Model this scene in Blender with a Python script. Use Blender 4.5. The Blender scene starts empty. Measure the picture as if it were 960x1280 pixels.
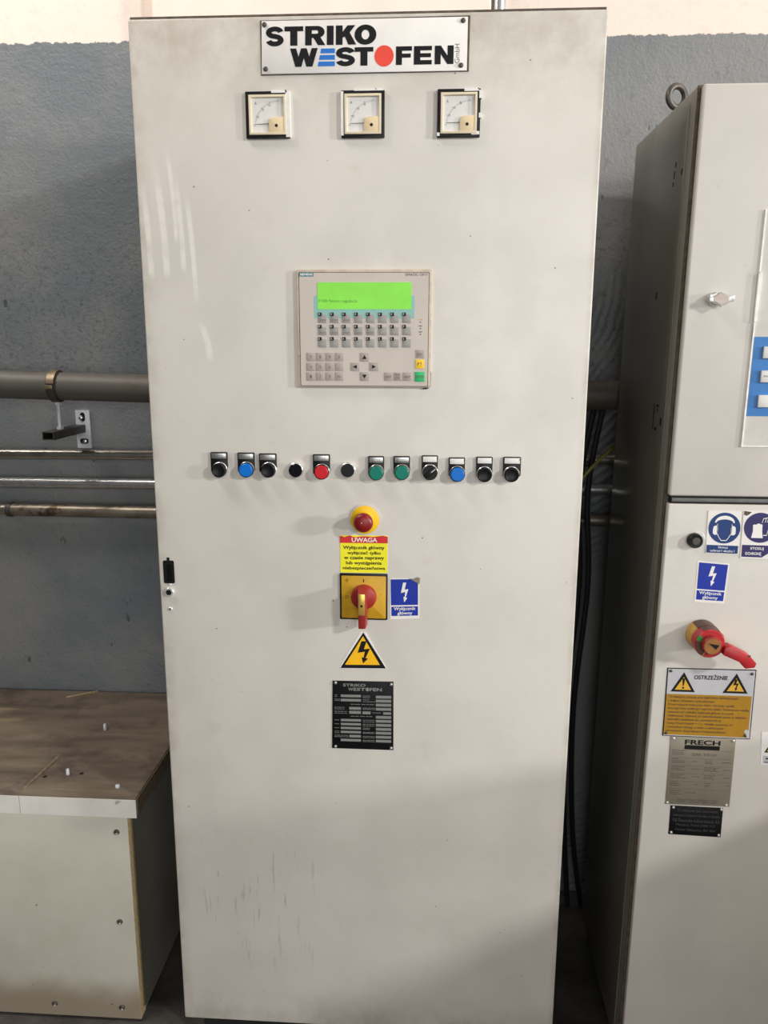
import bpy, math, random
from mathutils import Vector, Matrix
random.seed(7)
SC = bpy.context.scene
COL = SC.collection

# ------------------------------------------------------------------ camera
CAM = Vector((0.52582, -1.46214, 1.55616))
YAW, PITCH, ROLL, FPX = -0.06123, -0.20923, 0.002935, 1000.0
_f = Vector((math.sin(YAW)*math.cos(PITCH), math.cos(YAW)*math.cos(PITCH), math.sin(PITCH)))
_r = Vector((math.cos(YAW), -math.sin(YAW), 0)); _u = _r.cross(_f)
RI = math.cos(ROLL)*_r + math.sin(ROLL)*_u
UP = -math.sin(ROLL)*_r + math.cos(ROLL)*_u
cd = bpy.data.cameras.new('camera'); cam = bpy.data.objects.new('camera', cd); COL.objects.link(cam)
cd.sensor_fit = 'VERTICAL'; cd.sensor_height = 24.0; cd.lens = FPX/1280*24.0
cd.clip_start = 0.02; cd.clip_end = 100
M = Matrix((RI, UP, -_f)).transposed().to_4x4(); M.translation = CAM
cam.matrix_world = M
SC.camera = cam

# ------------------------------------------------------------------ light
SC.view_settings.view_transform = 'Standard'; SC.view_settings.look = 'None'
SC.view_settings.gamma = 1.0; SC.view_settings.use_curve_mapping = False
SC.view_settings.exposure = 0.0
wd = bpy.data.worlds.new('hall_air'); SC.world = wd; wd.use_nodes = True
wd.node_tree.nodes['Background'].inputs[0].default_value = (1.0, 0.97, 0.93, 1)
wd.node_tree.nodes['Background'].inputs[1].default_value = 0.03

def area(name, loc, target, sx, sy, power, color):
    l = bpy.data.lights.new(name, 'AREA'); l.shape = 'RECTANGLE'; l.size = sx; l.size_y = sy
    l.energy = power; l.color = color
    o = bpy.data.objects.new(name, l); COL.objects.link(o); o.location = loc
    o.rotation_euler = (Vector(target)-Vector(loc)).to_track_quat('-Z', 'Y').to_euler()
    return o
area('hall_window_light', (12.0, -3.5, 2.9), (0.4, 0, 1.1), 0.65, 0.65, 900, (1.0, 0.98, 0.95))
area('gate_daylight', (8.4, -6.25, 4.9), (0.4, 0, 1.1), 0.6, 0.6, 520, (0.99, 0.98, 0.98))
area('front_fill_light', (1.8, -7.0, 2.0), (0.6, 0, 1.0), 5.0, 3.6, 195, (0.98, 0.98, 0.99))  # added soft fill for the cabinet fronts, not an actual gate
area('ceiling_strip_light', (-1.5, -0.30, 3.7), (-0.7, 0.6, 1.2), 1.8, 0.3, 60, (1.0, 0.93, 0.86))
area('ceiling_strip_light', (2.3, -0.30, 3.8), (1.2, 0.6, 2.0), 1.8, 0.3, 18, (1.0, 0.89, 0.77))

# ------------------------------------------------------------------ pixel -> place on a known plane
def hit(px, py, Y=0.0):
    d = _f + RI*(px-480)/FPX - UP*(py-640)/FPX
    t = (Y-CAM.y)/d.y
    return CAM + d*t
def XZ(px, py, Y=0.0):
    p = hit(px, py, Y); return p.x, p.z
def zoom(ox, oy, s):
    return lambda x, y: (ox+x/s, oy+y/s)

# ------------------------------------------------------------------ materials
def lin(c):
    return tuple(((v/255)/12.92 if v/255 <= .04045 else ((v/255+.055)/1.055)**2.4) for v in c)
MATS = {}
class NT:
    def __init__(s, m): s.t = m.node_tree; s.n = s.t.nodes; s.b = s.n['Principled BSDF']
    def new(s, typ, **kw):
        n = s.n.new(typ)
        for k, v in kw.items(): setattr(n, k, v)
        return n
    def put(s, sock, v):
        if isinstance(v, bpy.types.NodeSocket): s.t.links.new(v, sock)
        else: sock.default_value = v
    def math(s, op, a, b=0.0, c=0.0, clamp=False):
        n = s.new('ShaderNodeMath', operation=op); n.use_clamp = clamp
        for i, v in enumerate((a, b, c)): s.put(n.inputs[i], v)
        return n.outputs[0]
    def noise(s, vec, scale, detail=3, rough=.55, out=0):
        n = s.new('ShaderNodeTexNoise'); s.put(n.inputs['Vector'], vec)
        n.inputs['Scale'].default_value = scale; n.inputs['Detail'].default_value = detail
        n.inputs['Roughness'].default_value = rough
        return n.outputs[out]
    def ramp(s, v, a, b, lo=0.0, hi=1.0):
        n = s.new('ShaderNodeMapRange', interpolation_type='SMOOTHSTEP')
        s.put(n.inputs[0], v); n.inputs[1].default_value = a; n.inputs[2].default_value = b
        n.inputs[3].default_value = lo; n.inputs[4].default_value = hi
        return n.outputs[0]
    def mix(s, f, a, b):
        n = s.new('ShaderNodeMix', data_type='RGBA'); s.put(n.inputs[0], f)
        for i, v in ((6, a), (7, b)):
            s.put(n.inputs[i], v if isinstance(v, bpy.types.NodeSocket) else (*v[:3], 1))
        return n.outputs[2]
    def scalevec(s, vec, v):
        n = s.new('ShaderNodeVectorMath', operation='MULTIPLY'); s.put(n.inputs[0], vec); n.inputs[1].default_value = v
        return n.outputs[0]
    def coord(s): return s.new('ShaderNodeTexCoord').outputs['Object']
    def pos(s): return s.new('ShaderNodeNewGeometry').outputs['Position']
    def sep(s, v):
        n = s.new('ShaderNodeSeparateXYZ'); s.put(n.inputs[0], v); return n.outputs
    def bump(s, h, strength=.3, dist=.002):
        n = s.new('ShaderNodeBump'); s.put(n.inputs['Height'], h)
        n.inputs['Strength'].default_value = strength; n.inputs['Distance'].default_value = dist
        s.put(s.b.inputs['Normal'], n.outputs[0])
def base(name, rough=.5, metal=0.0):
    m = bpy.data.materials.new(name); m.use_nodes = True; t = NT(m)
    t.b.inputs['Roughness'].default_value = rough; t.b.inputs['Metallic'].default_value = metal
    MATS[name] = m; return m, t
def mat(name, rgb, rough=.5, metal=0.0, var=.12, scale=40, bump=0.0, dirt=None, emit=0, spec=None):
    m, t = base(name, rough, metal); c = lin(rgb)
    n = t.noise(t.coord(), scale, 4)
    lo = tuple(v*(1-var) for v in c); hi = tuple(min(1, v*(1+var)) for v in c)
    col = t.mix(t.ramp(n, .3, .7), lo, hi)
    if dirt:
        d = t.ramp(t.noise(t.coord(), dirt[1], 5, .65), dirt[2], dirt[3])
        col = t.mix(d, col, lin(dirt[0]))
    t.put(t.b.inputs['Base Color'], col)
    if bump: t.bump(t.noise(t.coord(), scale*4, 4), bump, .001)
    if spec is not None: t.b.inputs['Specular IOR Level'].default_value = spec
    if emit:
        t.put(t.b.inputs['Emission Color'], col); t.b.inputs['Emission Strength'].default_value = emit
    return m

def door_material():
    m, t = base('door_enamel', .42); P = t.pos(); x, y, z = t.sep(P)
    c0 = lin((214, 209, 199)); c1 = lin((205, 200, 190))
    col = t.mix(t.ramp(t.noise(P, 5, 4), .35, .68), c0, c1)
    col = t.mix(t.math('MULTIPLY', t.ramp(t.noise(P, 16, 6, .7), .56, .78), .35), col, lin((190, 180, 164)))
    # grime along the edges; the broad top band paints in the dimming there
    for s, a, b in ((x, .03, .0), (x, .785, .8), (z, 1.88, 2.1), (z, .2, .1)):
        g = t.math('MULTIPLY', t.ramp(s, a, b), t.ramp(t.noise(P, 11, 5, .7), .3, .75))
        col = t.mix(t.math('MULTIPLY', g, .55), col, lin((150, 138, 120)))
    # wiped pale streaks near the top of the hinge side
    nz = t.noise(t.scalevec(P, (30, 1, 30)), 1, 3)
    for x0, za, zb, w, k in ((.018, 1.66, 1.84, .007, .010), (.046, 1.66, 1.87, .008, .014), (.066, 1.72, 1.90, .005, .012),
                             (.077, 1.67, 1.86, .006, .010), (.097, 1.62, 1.83, .006, .012), (.118, 1.52, 1.60, .008, .02)):
        tt = t.math('DIVIDE', t.math('SUBTRACT', z, za), zb-za)
        xc = t.math('ADD', x0, t.math('MULTIPLY', t.math('MULTIPLY', tt, tt), -k))
        d = t.math('ABSOLUTE', t.math('SUBTRACT', x, xc))
        f = t.math('MULTIPLY', t.ramp(d, w, w*.4), t.math('MULTIPLY', t.ramp(tt, 0, .12), t.ramp(tt, 1, .6)))
        col = t.mix(t.math('MULTIPLY', f, t.math('MULTIPLY', t.ramp(nz, .2, .6), .6)), col, lin((236, 232, 224)))
    # runs of brown dirt low on the sheet
    st = t.ramp(t.noise(t.scalevec(P, (95, 1, 9)), 1, 4, .6), .57, .68)
    reg = t.math('MULTIPLY', t.math('MULTIPLY', t.ramp(z, .2, .32), t.ramp(z, .6, .46)), t.math('MULTIPLY', t.ramp(x, .03, .09), t.ramp(x, .36, .22)))
    col = t.mix(t.math('MULTIPLY', t.math('MULTIPLY', st, reg), .5), col, lin((136, 128, 110)))
    # specks and chips
    v = t.new('ShaderNodeTexVoronoi'); t.put(v.inputs['Vector'], P); v.inputs['Scale'].default_value = 26
    sp = t.math('MULTIPLY', t.ramp(v.outputs[0], .045, .03), t.ramp(t.noise(P, 6, 2), .44, .52))
    col = t.mix(t.math('MULTIPLY', sp, .8), col, lin((70, 60, 50)))
    t.put(t.b.inputs['Base Color'], col)
    t.put(t.b.inputs['Roughness'], t.ramp(t.noise(P, 20, 5), .3, .75, .36, .52))
    t.bump(t.noise(P, 3.0, 2), .12, .01)
    return m
door_material()

def wall_material():
    m, t = base('wall_paint', .55); P = t.pos(); x, y, z = t.sep(P)
    n1 = t.noise(P, 2.2, 5, .6); n2 = t.noise(P, 26, 5, .7); n3 = t.noise(P, 140, 3, .6)
    g = t.mix(t.ramp(n1, .35, .65), lin((130, 131, 129)), lin((106, 112, 116)))
    g = t.mix(t.math('MULTIPLY', t.ramp(n2, .58, .72), .4), g, lin((84, 86, 86)))
    rx = t.math('MULTIPLY', t.ramp(z, 1.98, 1.75), t.ramp(z, 1.3, 1.5))
    g = t.mix(t.math('MULTIPLY', t.math('MULTIPLY', t.ramp(t.noise(P, 75, 4, .7), .5, .66), rx), .55), g, lin((78, 82, 86)))
    pit = t.ramp(t.noise(t.scalevec(P, (1, 1, .45)), 30, 2), .72, .77)
    g = t.mix(t.math('MULTIPLY', pit, .7), g, lin((60, 60, 58)))
    w = t.mix(t.ramp(n2, .5, .75), lin((238, 222, 208)), lin((228, 212, 198)))
    edge = t.math('ADD', z, t.math('MULTIPLY', t.math('SUBTRACT', t.noise(P, 60, 4, .7), .5), .022))
    edge = t.math('ADD', edge, t.math('MULTIPLY', x, .0065))
    f = t.ramp(edge, 2.2585, 2.2605)
    t.put(t.b.inputs['Base Color'], t.mix(f, g, w))
    h = t.math('ADD', t.math('MULTIPLY', n2, .9), t.math('MULTIPLY', n3, .55))
    h = t.math('ADD', h, t.math('MULTIPLY', pit, -.6))
    # trowel arcs to the right of the tall cabinet
    wv = t.new('ShaderNodeTexWave', wave_type='RINGS', rings_direction='Y'); wv.inputs['Scale'].default_value = 16
    wv.inputs['Distortion'].default_value = 3.0; wv.inputs['Detail'].default_value = 2
    off = t.new('ShaderNodeVectorMath', operation='SUBTRACT'); t.put(off.inputs[0], P); off.inputs[1].default_value = (.62, .6, 1.72)
    t.put(wv.inputs['Vector'], off.outputs[0])
    reg = t.math('MULTIPLY', t.math('MULTIPLY', t.ramp(x, .84, .9), t.ramp(z, 2.2, 2.1)), t.ramp(n1, .42, .58))
    h = t.math('ADD', h, t.math('MULTIPLY', t.math('MULTIPLY', wv.outputs['Fac'], reg), .8))
    h = t.math('MULTIPLY', h, t.ramp(edge, 2.2585, 2.2605, 1.0, .25))
    t.bump(h, .5, .006)
    return m
wall_material()

def floor_material():
    m, t = base('floor_concrete', .75); P = t.pos()
    t.put(t.b.inputs['Base Color'], t.mix(t.ramp(t.noise(P, 9, 6, .7), .3, .7), lin((62, 58, 54)), lin((88, 84, 78))))
    t.bump(t.noise(P, 60, 5), .4, .004)
floor_material()

def lid_material():
    m, t = base('stained_board', .5); P = t.pos()
    q = t.new('ShaderNodeMapping'); t.put(q.inputs[0], P); q.inputs['Rotation'].default_value = (0, 0, math.radians(32)); q.inputs['Scale'].default_value = (3, 14, 1)
    n = t.noise(q.outputs[0], 1.0, 6, .6); n2 = t.noise(P, 7, 5, .65)
    col = t.mix(t.ramp(n, .3, .68), lin((88, 77, 66)), lin((126, 113, 97)))
    col = t.mix(t.math('MULTIPLY', t.ramp(n2, .5, .68), .7), col, lin((70, 58, 50)))
    col = t.mix(t.math('MULTIPLY', t.ramp(t.noise(q.outputs[0], .8, 2), .62, .72), .6), col, lin((166, 144, 112)))
    s = t.new('ShaderNodeMapping'); t.put(s.inputs[0], P); s.inputs['Rotation'].default_value = (0, 0, math.radians(-38)); s.inputs['Scale'].default_value = (2, 90, 1)
    sc = t.ramp(t.noise(s.outputs[0], 1.0, 2), .74, .78)
    col = t.mix(t.math('MULTIPLY', sc, .6), col, lin((180, 160, 128)))
    t.put(t.b.inputs['Base Color'], col)
    t.put(t.b.inputs['Roughness'], t.ramp(n2, .3, .7, .35, .65))
lid_material()

mat('body_grey', (74, 74, 70), .5, var=.05, scale=8)  # darkened to kill bounce light and keep the gap in shade
mat('cabinet_grey', (190, 186, 176), .5, var=.05, scale=8)
mat('enamel_side_shaded', (150, 147, 134), .26, var=.06, scale=5, dirt=((104, 96, 80), 7, .62, .85))  # door enamel with the side's shade put into its colour, plus dirt
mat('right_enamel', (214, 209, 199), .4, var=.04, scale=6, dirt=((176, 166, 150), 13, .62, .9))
mat('rust_edge', (88, 78, 66), .7, var=.3, scale=60)
mat('seal_grey', (112, 114, 112), .6)
mat('gasket', (58, 58, 56), .8)
mat('plinth_black', (26, 26, 26), .6)
mat('plaster_white', (242, 226, 212), .7, var=.03, scale=12)
def laminate_material():
    m, t = base('laminate', .42); P = t.pos(); x, y, z = t.sep(P)
    col = t.mix(t.ramp(t.noise(P, 6, 4), .35, .65), lin((194, 190, 175)), lin((186, 181, 165)))
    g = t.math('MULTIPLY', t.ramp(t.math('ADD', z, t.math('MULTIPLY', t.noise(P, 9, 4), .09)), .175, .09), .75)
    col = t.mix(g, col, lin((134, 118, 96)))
    v = t.new('ShaderNodeTexVoronoi'); t.put(v.inputs['Vector'], P); v.inputs['Scale'].default_value = 16
    col = t.mix(t.math('MULTIPLY', t.ramp(v.outputs[0], .05, .03), .7), col, lin((84, 74, 62)))
    t.put(t.b.inputs['Base Color'], col)
laminate_material()
mat('trim_white', (214, 211, 202), .4, var=.04, scale=20, dirt=((150, 152, 150), 18, .66, .74))
mat('chipboard', (176, 156, 116), .8, var=.2, scale=120)
mat('chipboard_dark', (120, 104, 84), .8, var=.25, scale=90)
mat('pipe_grey', (90, 86, 79), .55, var=.1, scale=8, dirt=((80, 68, 52), 9, .5, .75))
mat('galvanised', (196, 198, 198), .32, .85, var=.1, scale=60)
mat('steel_pipe', (176, 170, 160), .3, .9, var=.16, scale=26, dirt=((90, 76, 60), 22, .6, .72))
mat('steel_pipe_worn', (150, 140, 126), .42, .8, var=.22, scale=30, dirt=((92, 74, 56), 26, .5, .66))
mat('dark_steel', (86, 82, 76), .5, .6, var=.2, scale=30)
mat('brass_band', (128, 114, 88), .45, .5, var=.2, scale=40)
mat('zinc_white', (212, 216, 220), .45, .25, var=.05, scale=60)
mat('chrome', (216, 215, 212), .28, .5, var=.05)
mat('alu', (196, 196, 192), .35, .9, var=.06, scale=60)
mat('sign_white', (236, 232, 226), .35, var=.03, scale=20)
mat('print_black', (20, 20, 22), .55, var=.08, spec=.25)
mat('print_white', (238, 236, 230), .45, var=.02)
mat('print_blue', (28, 112, 200), .45, var=.03)
mat('print_red', (236, 72, 52), .45, var=.03)
mat('black_plastic', (22, 22, 24), .38, var=.1, spec=.25)
mat('black_gloss', (14, 15, 17), .12, var=.1)
mat('cream', (226, 204, 164), .5, var=.05, scale=50)
mat('cream_light', (222, 208, 178), .5, var=.05)
mat('dial_white', (222, 220, 214), .35, var=.03)
mat('grey_print', (128, 126, 122), .6)
mat('paint_chip', (232, 230, 224), .4, var=.05, scale=80, dirt=((60, 56, 52), 120, .62, .68))
mat('panel_rim', (196, 182, 162), .45, var=.1, scale=60, dirt=((120, 104, 84), 70, .62, .8))
mat('panel_face', (198, 188, 177), .4, var=.03, scale=14)
mat('panel_teal', (134, 186, 176), .4, var=.03)
mat('brand_teal', (36, 118, 124), .4)
mat('key_grey', (168, 158, 149), .45, var=.05, scale=60)
mat('key_silver', (150, 148, 143), .4, var=.14, scale=90)
mat('key_print', (86, 80, 74), .6)
mat('key_yellow', (248, 202, 44), .45, var=.04)
mat('key_green', (44, 182, 108), .45, var=.04)
mat('screen_green', (126, 206, 72), .35, var=.06, scale=14, emit=.28, spec=.2)
mat('screen_ink', (80, 140, 56), .5, emit=.25)
mat('led_amber', (206, 150, 70), .4)
mat('cap_blue', (8, 108, 198), .32, var=.05, spec=.25)
mat('cap_red', (196, 30, 38), .32, var=.05, spec=.25)
mat('cap_green', (0, 118, 98), .32, var=.05, spec=.25)
mat('estop_red', (126, 18, 22), .38, var=.1)
mat('switch_red', (150, 42, 38), .4, var=.12, scale=60)
mat('switch_red_bright', (180, 38, 44), .38, var=.08, scale=60)
mat('safety_yellow', (240, 192, 14), .42, var=.05, scale=50)
mat('switch_yellow', (200, 154, 28), .45, var=.06, scale=40, dirt=((140, 100, 30), 50, .66, .8))
mat('worn_yellow', (204, 158, 74), .5, var=.1, scale=60, dirt=((128, 92, 52), 60, .6, .8))
mat('worn_brown', (150, 98, 44), .5, var=.15, scale=60)
mat('dark_brown', (92, 66, 54), .5, var=.2, scale=50)
mat('bright_gold', (226, 186, 92), .25, .6, var=.12, scale=60)
mat('sticker_yellow', (246, 238, 34), .45, var=.03)
mat('sticker_red', (208, 38, 44), .45, var=.04)
mat('sticker_blue', (14, 46, 158), .4, var=.04)
mat('sign_blue', (8, 52, 114), .4, var=.04)
mat('sign_purple', (42, 36, 94), .4, var=.05)
mat('warn_orange', (250, 190, 20), .42, var=.03)
mat('warn_gold', (216, 168, 54), .45, var=.04)
mat('text_gold', (168, 124, 22), .45, var=.05, scale=40, dirt=((160, 116, 30), 24, .6, .85))
mat('plate_black', (12, 12, 14), .5, var=.15, scale=40, spec=.25)
mat('plate_field', (146, 146, 142), .4, .3, var=.08, scale=60)
mat('plate_text', (112, 112, 110), .5)
mat('plate_text_dim', (70, 72, 72), .5)
mat('plate_metal', (146, 139, 122), .42, .35, var=.08, scale=12)
mat('plate_metal_text', (84, 76, 66), .5)
mat('sign_grey', (190, 190, 192), .4, var=.03)
mat('chip_green', (38, 140, 58), .4)
mat('hmi_grey', (204, 199, 190), .45, var=.04)
mat('hmi_blue', (42, 118, 186), .42, var=.05)
mat('clear_edge', (240, 238, 232), .3)
mat('cable_black', (20, 20, 20), .5)
mat('cable_green', (120, 118, 30), .45)
mat('hole_black', (10, 10, 10), .8)
mat('latch_face', (186, 172, 160), .45, .2, var=.08)

# ------------------------------------------------------------------ mesh builder
GLYPH = {}
def glyphs(s, bold=0.0):
    k = (s, bold)
    if k not in GLYPH:
        cu = bpy.data.curves.new('t', 'FONT'); cu.body = s; cu.resolution_u = 4; cu.offset = bold; cu.fill_mode = 'FRONT'
        ob = bpy.data.objects.new('t', cu); me = ob.to_mesh()
        vs = [(v.co.x, v.co.y) for v in me.vertices]; fs = [tuple(p.vertices) for p in me.polygons]
        ob.to_mesh_clear(); bpy.data.objects.remove(ob); bpy.data.curves.remove(cu)
        GLYPH[k] = (vs, fs)
    return GLYPH[k]
def block(ch):
    """heavy extended capitals as polygons in a unit square, y up"""
    rect = lambda a, b, c, d: [(a, c), (b, c), (b, d), (a, d)]
    def strip(A, B): return [[A[i], A[i+1], B[i+1], B[i]] for i in range(len(A)-1)]
    def arc(cx, cy, rx, ry, a0, a1, n=14): return [(cx+rx*math.cos(math.radians(a0+(a1-a0)*i/n)), cy+ry*math.sin(math.radians(a0+(a1-a0)*i/n))) for i in range(n+1)]
    if ch == 'I': return [rect(0, 1, 0, 1)]
    if ch == 'T': return [rect(0, 1, .75, 1), rect(.31, .69, 0, .75)]
    if ch == 'F': return [rect(0, .38, 0, 1), rect(.38, 1, .76, 1), rect(.38, .93, .39, .61)]
    if ch == 'E': return [rect(0, .36, 0, 1), rect(.36, 1, .76, 1), rect(.36, .95, .39, .61), rect(.36, 1, 0, .24)]
    if ch == 'N': return [rect(0, .32, 0, 1), rect(.68, 1, 0, 1), [(.32, 1), (.32, .55), (.68, 0), (.68, .45)]]
    if ch == 'W': return [[(0, 1), (.22, 1), (.41, 0), (.19, 0)], [(.19, 0), (.41, 0), (.60, 1), (.40, 1)], [(.40, 1), (.60, 1), (.81, 0), (.59, 0)], [(.59, 0), (.81, 0), (1, 1), (.78, 1)]]
    if ch == 'K': return [rect(0, .34, 0, 1), [(.34, .36), (.34, .66), (.58, 1), (.98, 1), (.60, .50)], [(.44, .46), (.66, .70), (1.03, 0), (.63, 0)]]
    if ch == 'O': return strip(arc(.5, .5, .5, .52, 0, 360, 32), arc(.5, .5, .18, .25, 0, 360, 32))
    if ch == 'R':
        o = [(.34, 1)]+arc(.62, .69, .38, .31, 90, -90)+[(.34, .38)]; i = [(.34, .78)]+arc(.58, .69, .09, .09, 90, -90)+[(.34, .60)]
        return [rect(0, .34, 0, 1)]+strip(o, i)+[[(.42, .40), (.78, .42), (1.04, 0), (.66, 0)]]
    if ch == 'S':
        c = arc(.5, .70, .34, .19, 8, 270, 22)+arc(.5, .30, .34, .19, 90, -172, 22)[1:]
        A, B = [], []
        for k, (x, y) in enumerate(c):
            a, b = c[max(k-1, 0)], c[min(k+1, len(c)-1)]; dx, dy = b[0]-a[0], b[1]-a[1]; l = math.hypot(dx, dy)
            A.append((x-dy/l*.165, y+dx/l*.125)); B.append((x+dy/l*.165, y-dx/l*.125))
        return strip(A, B)
class MB:
    def block(s, ch, fn, u0, v0, u1, v1):
        for k, poly in enumerate(block(ch)):
            lift = Vector((0, -4e-5*k if ch in 'WKN' else 0, 0))
            o = len(s.v); s.v += [tuple(fn(u0+x*(u1-u0), v1-y*(v1-v0))+lift) for x, y in poly]; s.f.append(tuple(range(o, o+len(poly))))
        return s
    def __init__(s): s.v = []; s.f = []
    def quad_prism(s, front, back):
        """closed solid between two equal loops of 3d points"""
        n = len(front); o = len(s.v); s.v += [tuple(p) for p in front]+[tuple(p) for p in back]
        s.f.append(tuple(range(o, o+n))); s.f.append(tuple(range(o+2*n-1, o+n-1, -1)))
        for i in range(n):
            j = (i+1) % n; s.f.append((o+j, o+i, o+n+i, o+n+j))
        return s
    def box(s, x0, x1, y0, y1, z0, z1):
        return s.quad_prism([(x0, y0, z0), (x1, y0, z0), (x1, y0, z1), (x0, y0, z1)], [(x0, y1, z0), (x1, y1, z0), (x1, y1, z1), (x0, y1, z1)])
    def prism(s, pts, y0, y1):
        return s.quad_prism([(x, y0, z) for x, z in pts], [(x, y1, z) for x, z in pts])
    def ring(s, outer, inner, y0, y1):
        n = len(outer); o = len(s.v)
        for L, y in ((outer, y0), (inner, y0), (outer, y1), (inner, y1)): s.v += [(x, y, z) for x, z in L]
        for i in range(n):
            j = (i+1) % n; A, B, C, D = o, o+n, o+2*n, o+3*n
            s.f += [(A+i, A+j, B+j, B+i), (C+j, C+i, D+i, D+j), (A+j, A+i, C+i, C+j), (B+i, B+j, D+j, D+i)]
        return s
    def lathe(s, c, prof, n=24, axis='y'):
        """prof: (radius, offset along axis) from front to back"""
        o = len(s.v); cx, cy, cz = c
        for r, t in prof:
            for i in range(n):
                a = 2*math.pi*i/n; p, q = r*math.cos(a), r*math.sin(a)
                s.v.append({'y': (cx+p, cy+t, cz+q), 'x': (cx+t, cy+p, cz+q), 'z': (cx+p, cy+q, cz+t)}[axis])
        for k in range(len(prof)-1):
            for i in range(n):
                j = (i+1) % n; a = o+k*n
                s.f.append((a+i, a+j, a+n+j, a+n+i))
        s.f.append(tuple(range(o+n-1, o-1, -1))); e = o+(len(prof)-1)*n; s.f.append(tuple(range(e, e+n)))
        return s
    def tube(s, pts, r, n=10, closed=False):
        pts = [Vector(p) for p in pts]; o = len(s.v); m = len(pts); up = None
        for k, p in enumerate(pts):
            a = pts[(k-1) % m] if (closed or k > 0) else p; b = pts[(k+1) % m] if (closed or k < m-1) else p
            d = (b-a).normalized()
            if up is None: up = d.orthogonal().normalized()
            up = (up-d*up.dot(d)).normalized(); q = d.cross(up)
            rr = r[k] if isinstance(r, (list, tuple)) else r
            for i in range(n):
                t = 2*math.pi*i/n; s.v.append(tuple(p+rr*(math.cos(t)*up+math.sin(t)*q)))
        for k in range(m if closed else m-1):
            for i in range(n):
                j = (i+1) % n; a = o+k*n; b = o+((k+1) % m)*n; s.f.append((a+i, a+j, b+j, b+i))
        if not closed:
            s.f.append(tuple(range(o+n-1, o-1, -1))); e = o+(m-1)*n; s.f.append(tuple(range(e, e+n)))
        return s
    def text(s, body, fn, u0, v0, u1, v1, bold=0.0, rot=0):
        """ink box of the line fitted to (u0,v0)-(u1,v1); fn maps (u, v) to a place; v grows downward"""
        vs, fs = glyphs(body, bold)
        if not vs: return s
        if rot: vs = [(-y, x) for x, y in vs]
        a, b = min(v[0] for v in vs), max(v[0] for v in vs); c, d = min(v[1] for v in vs), max(v[1] for v in vs)
        o = len(s.v)
        for x, y in vs:
            s.v.append(tuple(fn(u0+(x-a)/(b-a)*(u1-u0), v1-(y-c)/max(1e-6, d-c)*(v1-v0))))
        s.f += [tuple(o+i for i in f) for f in fs]
        return s
    def build(s, name, material, parent=None, bevel=0.0, seg=2, smooth=True, label=None):
        me = bpy.data.meshes.new(name)
        xs = list(zip(*s.v)); c = Vector([(min(a)+max(a))/2 for a in xs])
        me.from_pydata([Vector(v)-c for v in s.v], [], s.f); me.validate(); me.update()
        import bmesh
        bm = bmesh.new(); bm.from_mesh(me)
        if name not in FLAT: bmesh.ops.recalc_face_normals(bm, faces=bm.faces)
        else:
            for f in bm.faces:
                f.normal_update()
                if f.normal.y > 0: f.normal_flip()
        if bevel:
            bmesh.ops.bevel(bm, geom=[e for e in bm.edges if len(e.link_faces) == 2 and e.calc_face_angle(0) > .6], offset=bevel, segments=seg, affect='EDGES', profile=.5, clamp_overlap=True)
        bm.to_mesh(me); bm.free()
        if smooth:
            me.polygons.foreach_set('use_smooth', [True]*len(me.polygons)); me.set_sharp_from_angle(angle=math.radians(35))
        me.materials.append(MATS[material])
        o = bpy.data.objects.new(name, me); COL.objects.link(o)
        o['_w'] = tuple(c)
        if parent:
            o.parent = parent; o.location = c-Vector(parent['_w'])
        else: o.location = c
        if label: o['label'] = label
        return o
FLAT = {'lettering', 'fine_print', 'letter'}
def tag(o, label, cat, group=None):
    o['label'] = label; o['category'] = cat
    if group: o['group'] = group
    return o
def thing(name, loc, label, cat, group=None):
    o = bpy.data.objects.new(name, None); COL.objects.link(o); o.location = loc; o['_w'] = tuple(loc)
    o.empty_display_size = .1
    return tag(o, label, cat, group)
def struct(o): o['kind'] = 'structure'; return o

class Frame:
    """a flat sheet on plane Y; corners read from the photograph (tl, tr, br, bl)"""
    def __init__(s, tl, tr, br, bl, Y=0.0):
        s.c = [hit(*p, Y) for p in (tl, tr, br, bl)]
    def __call__(s, u, v, w=0.0):
        a, b, c, d = s.c; p = a*(1-u)*(1-v)+b*u*(1-v)+c*u*v+d*(1-u)*v
        return Vector((p.x, p.y-w, p.z))
    def at(s, w): return lambda u, v: s(u, v, w)
    def sheet(s, mb, pts, w0, w1):
        return mb.quad_prism([s(u, v, w1) for u, v in pts], [s(u, v, w0) for u, v in pts])
    def rect(s, mb, u0, v0, u1, v1, w0, w1):
        return s.sheet(mb, [(u0, v1), (u1, v1), (u1, v0), (u0, v0)], w0, w1)
    def uv(s, px, py):
        p = hit(px, py, s.c[0].y); a, b, c, d = s.c
        u = v = .5
        for _ in range(8):
            q = s(u, v); du = (b-a)*(1-v)+(c-d)*v; dv = (d-a)*(1-u)+(c-b)*u
            e = p-q; det = du.x*dv.z-du.z*dv.x
            u += (e.x*dv.z-e.z*dv.x)/det; v += (du.x*e.z-du.z*e.x)/det
        return u, v
def circle(cx, cz, r, n=28, rz=None):
    return [(cx+r*math.cos(2*math.pi*i/n), cz+(rz or r)*math.sin(2*math.pi*i/n)) for i in range(n)]
def rrect(x0, x1, z0, z1, r, n=4):
    out = []
    for cx, cz, a in ((x1-r, z1-r, 0), (x0+r, z1-r, 90), (x0+r, z0+r, 180), (x1-r, z0+r, 270)):
        out += [(cx+r*math.cos(math.radians(a+90*i/n)), cz+r*math.sin(math.radians(a+90*i/n))) for i in range(n+1)]
    return out
BOLT = [(.36, 0), (.68, 0), (.52, .36), (.90, .33), (.62, .76), (.78, .78), (.46, 1), (.38, .72), (.50, .735), (.58, .47), (.12, .52)]
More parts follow.
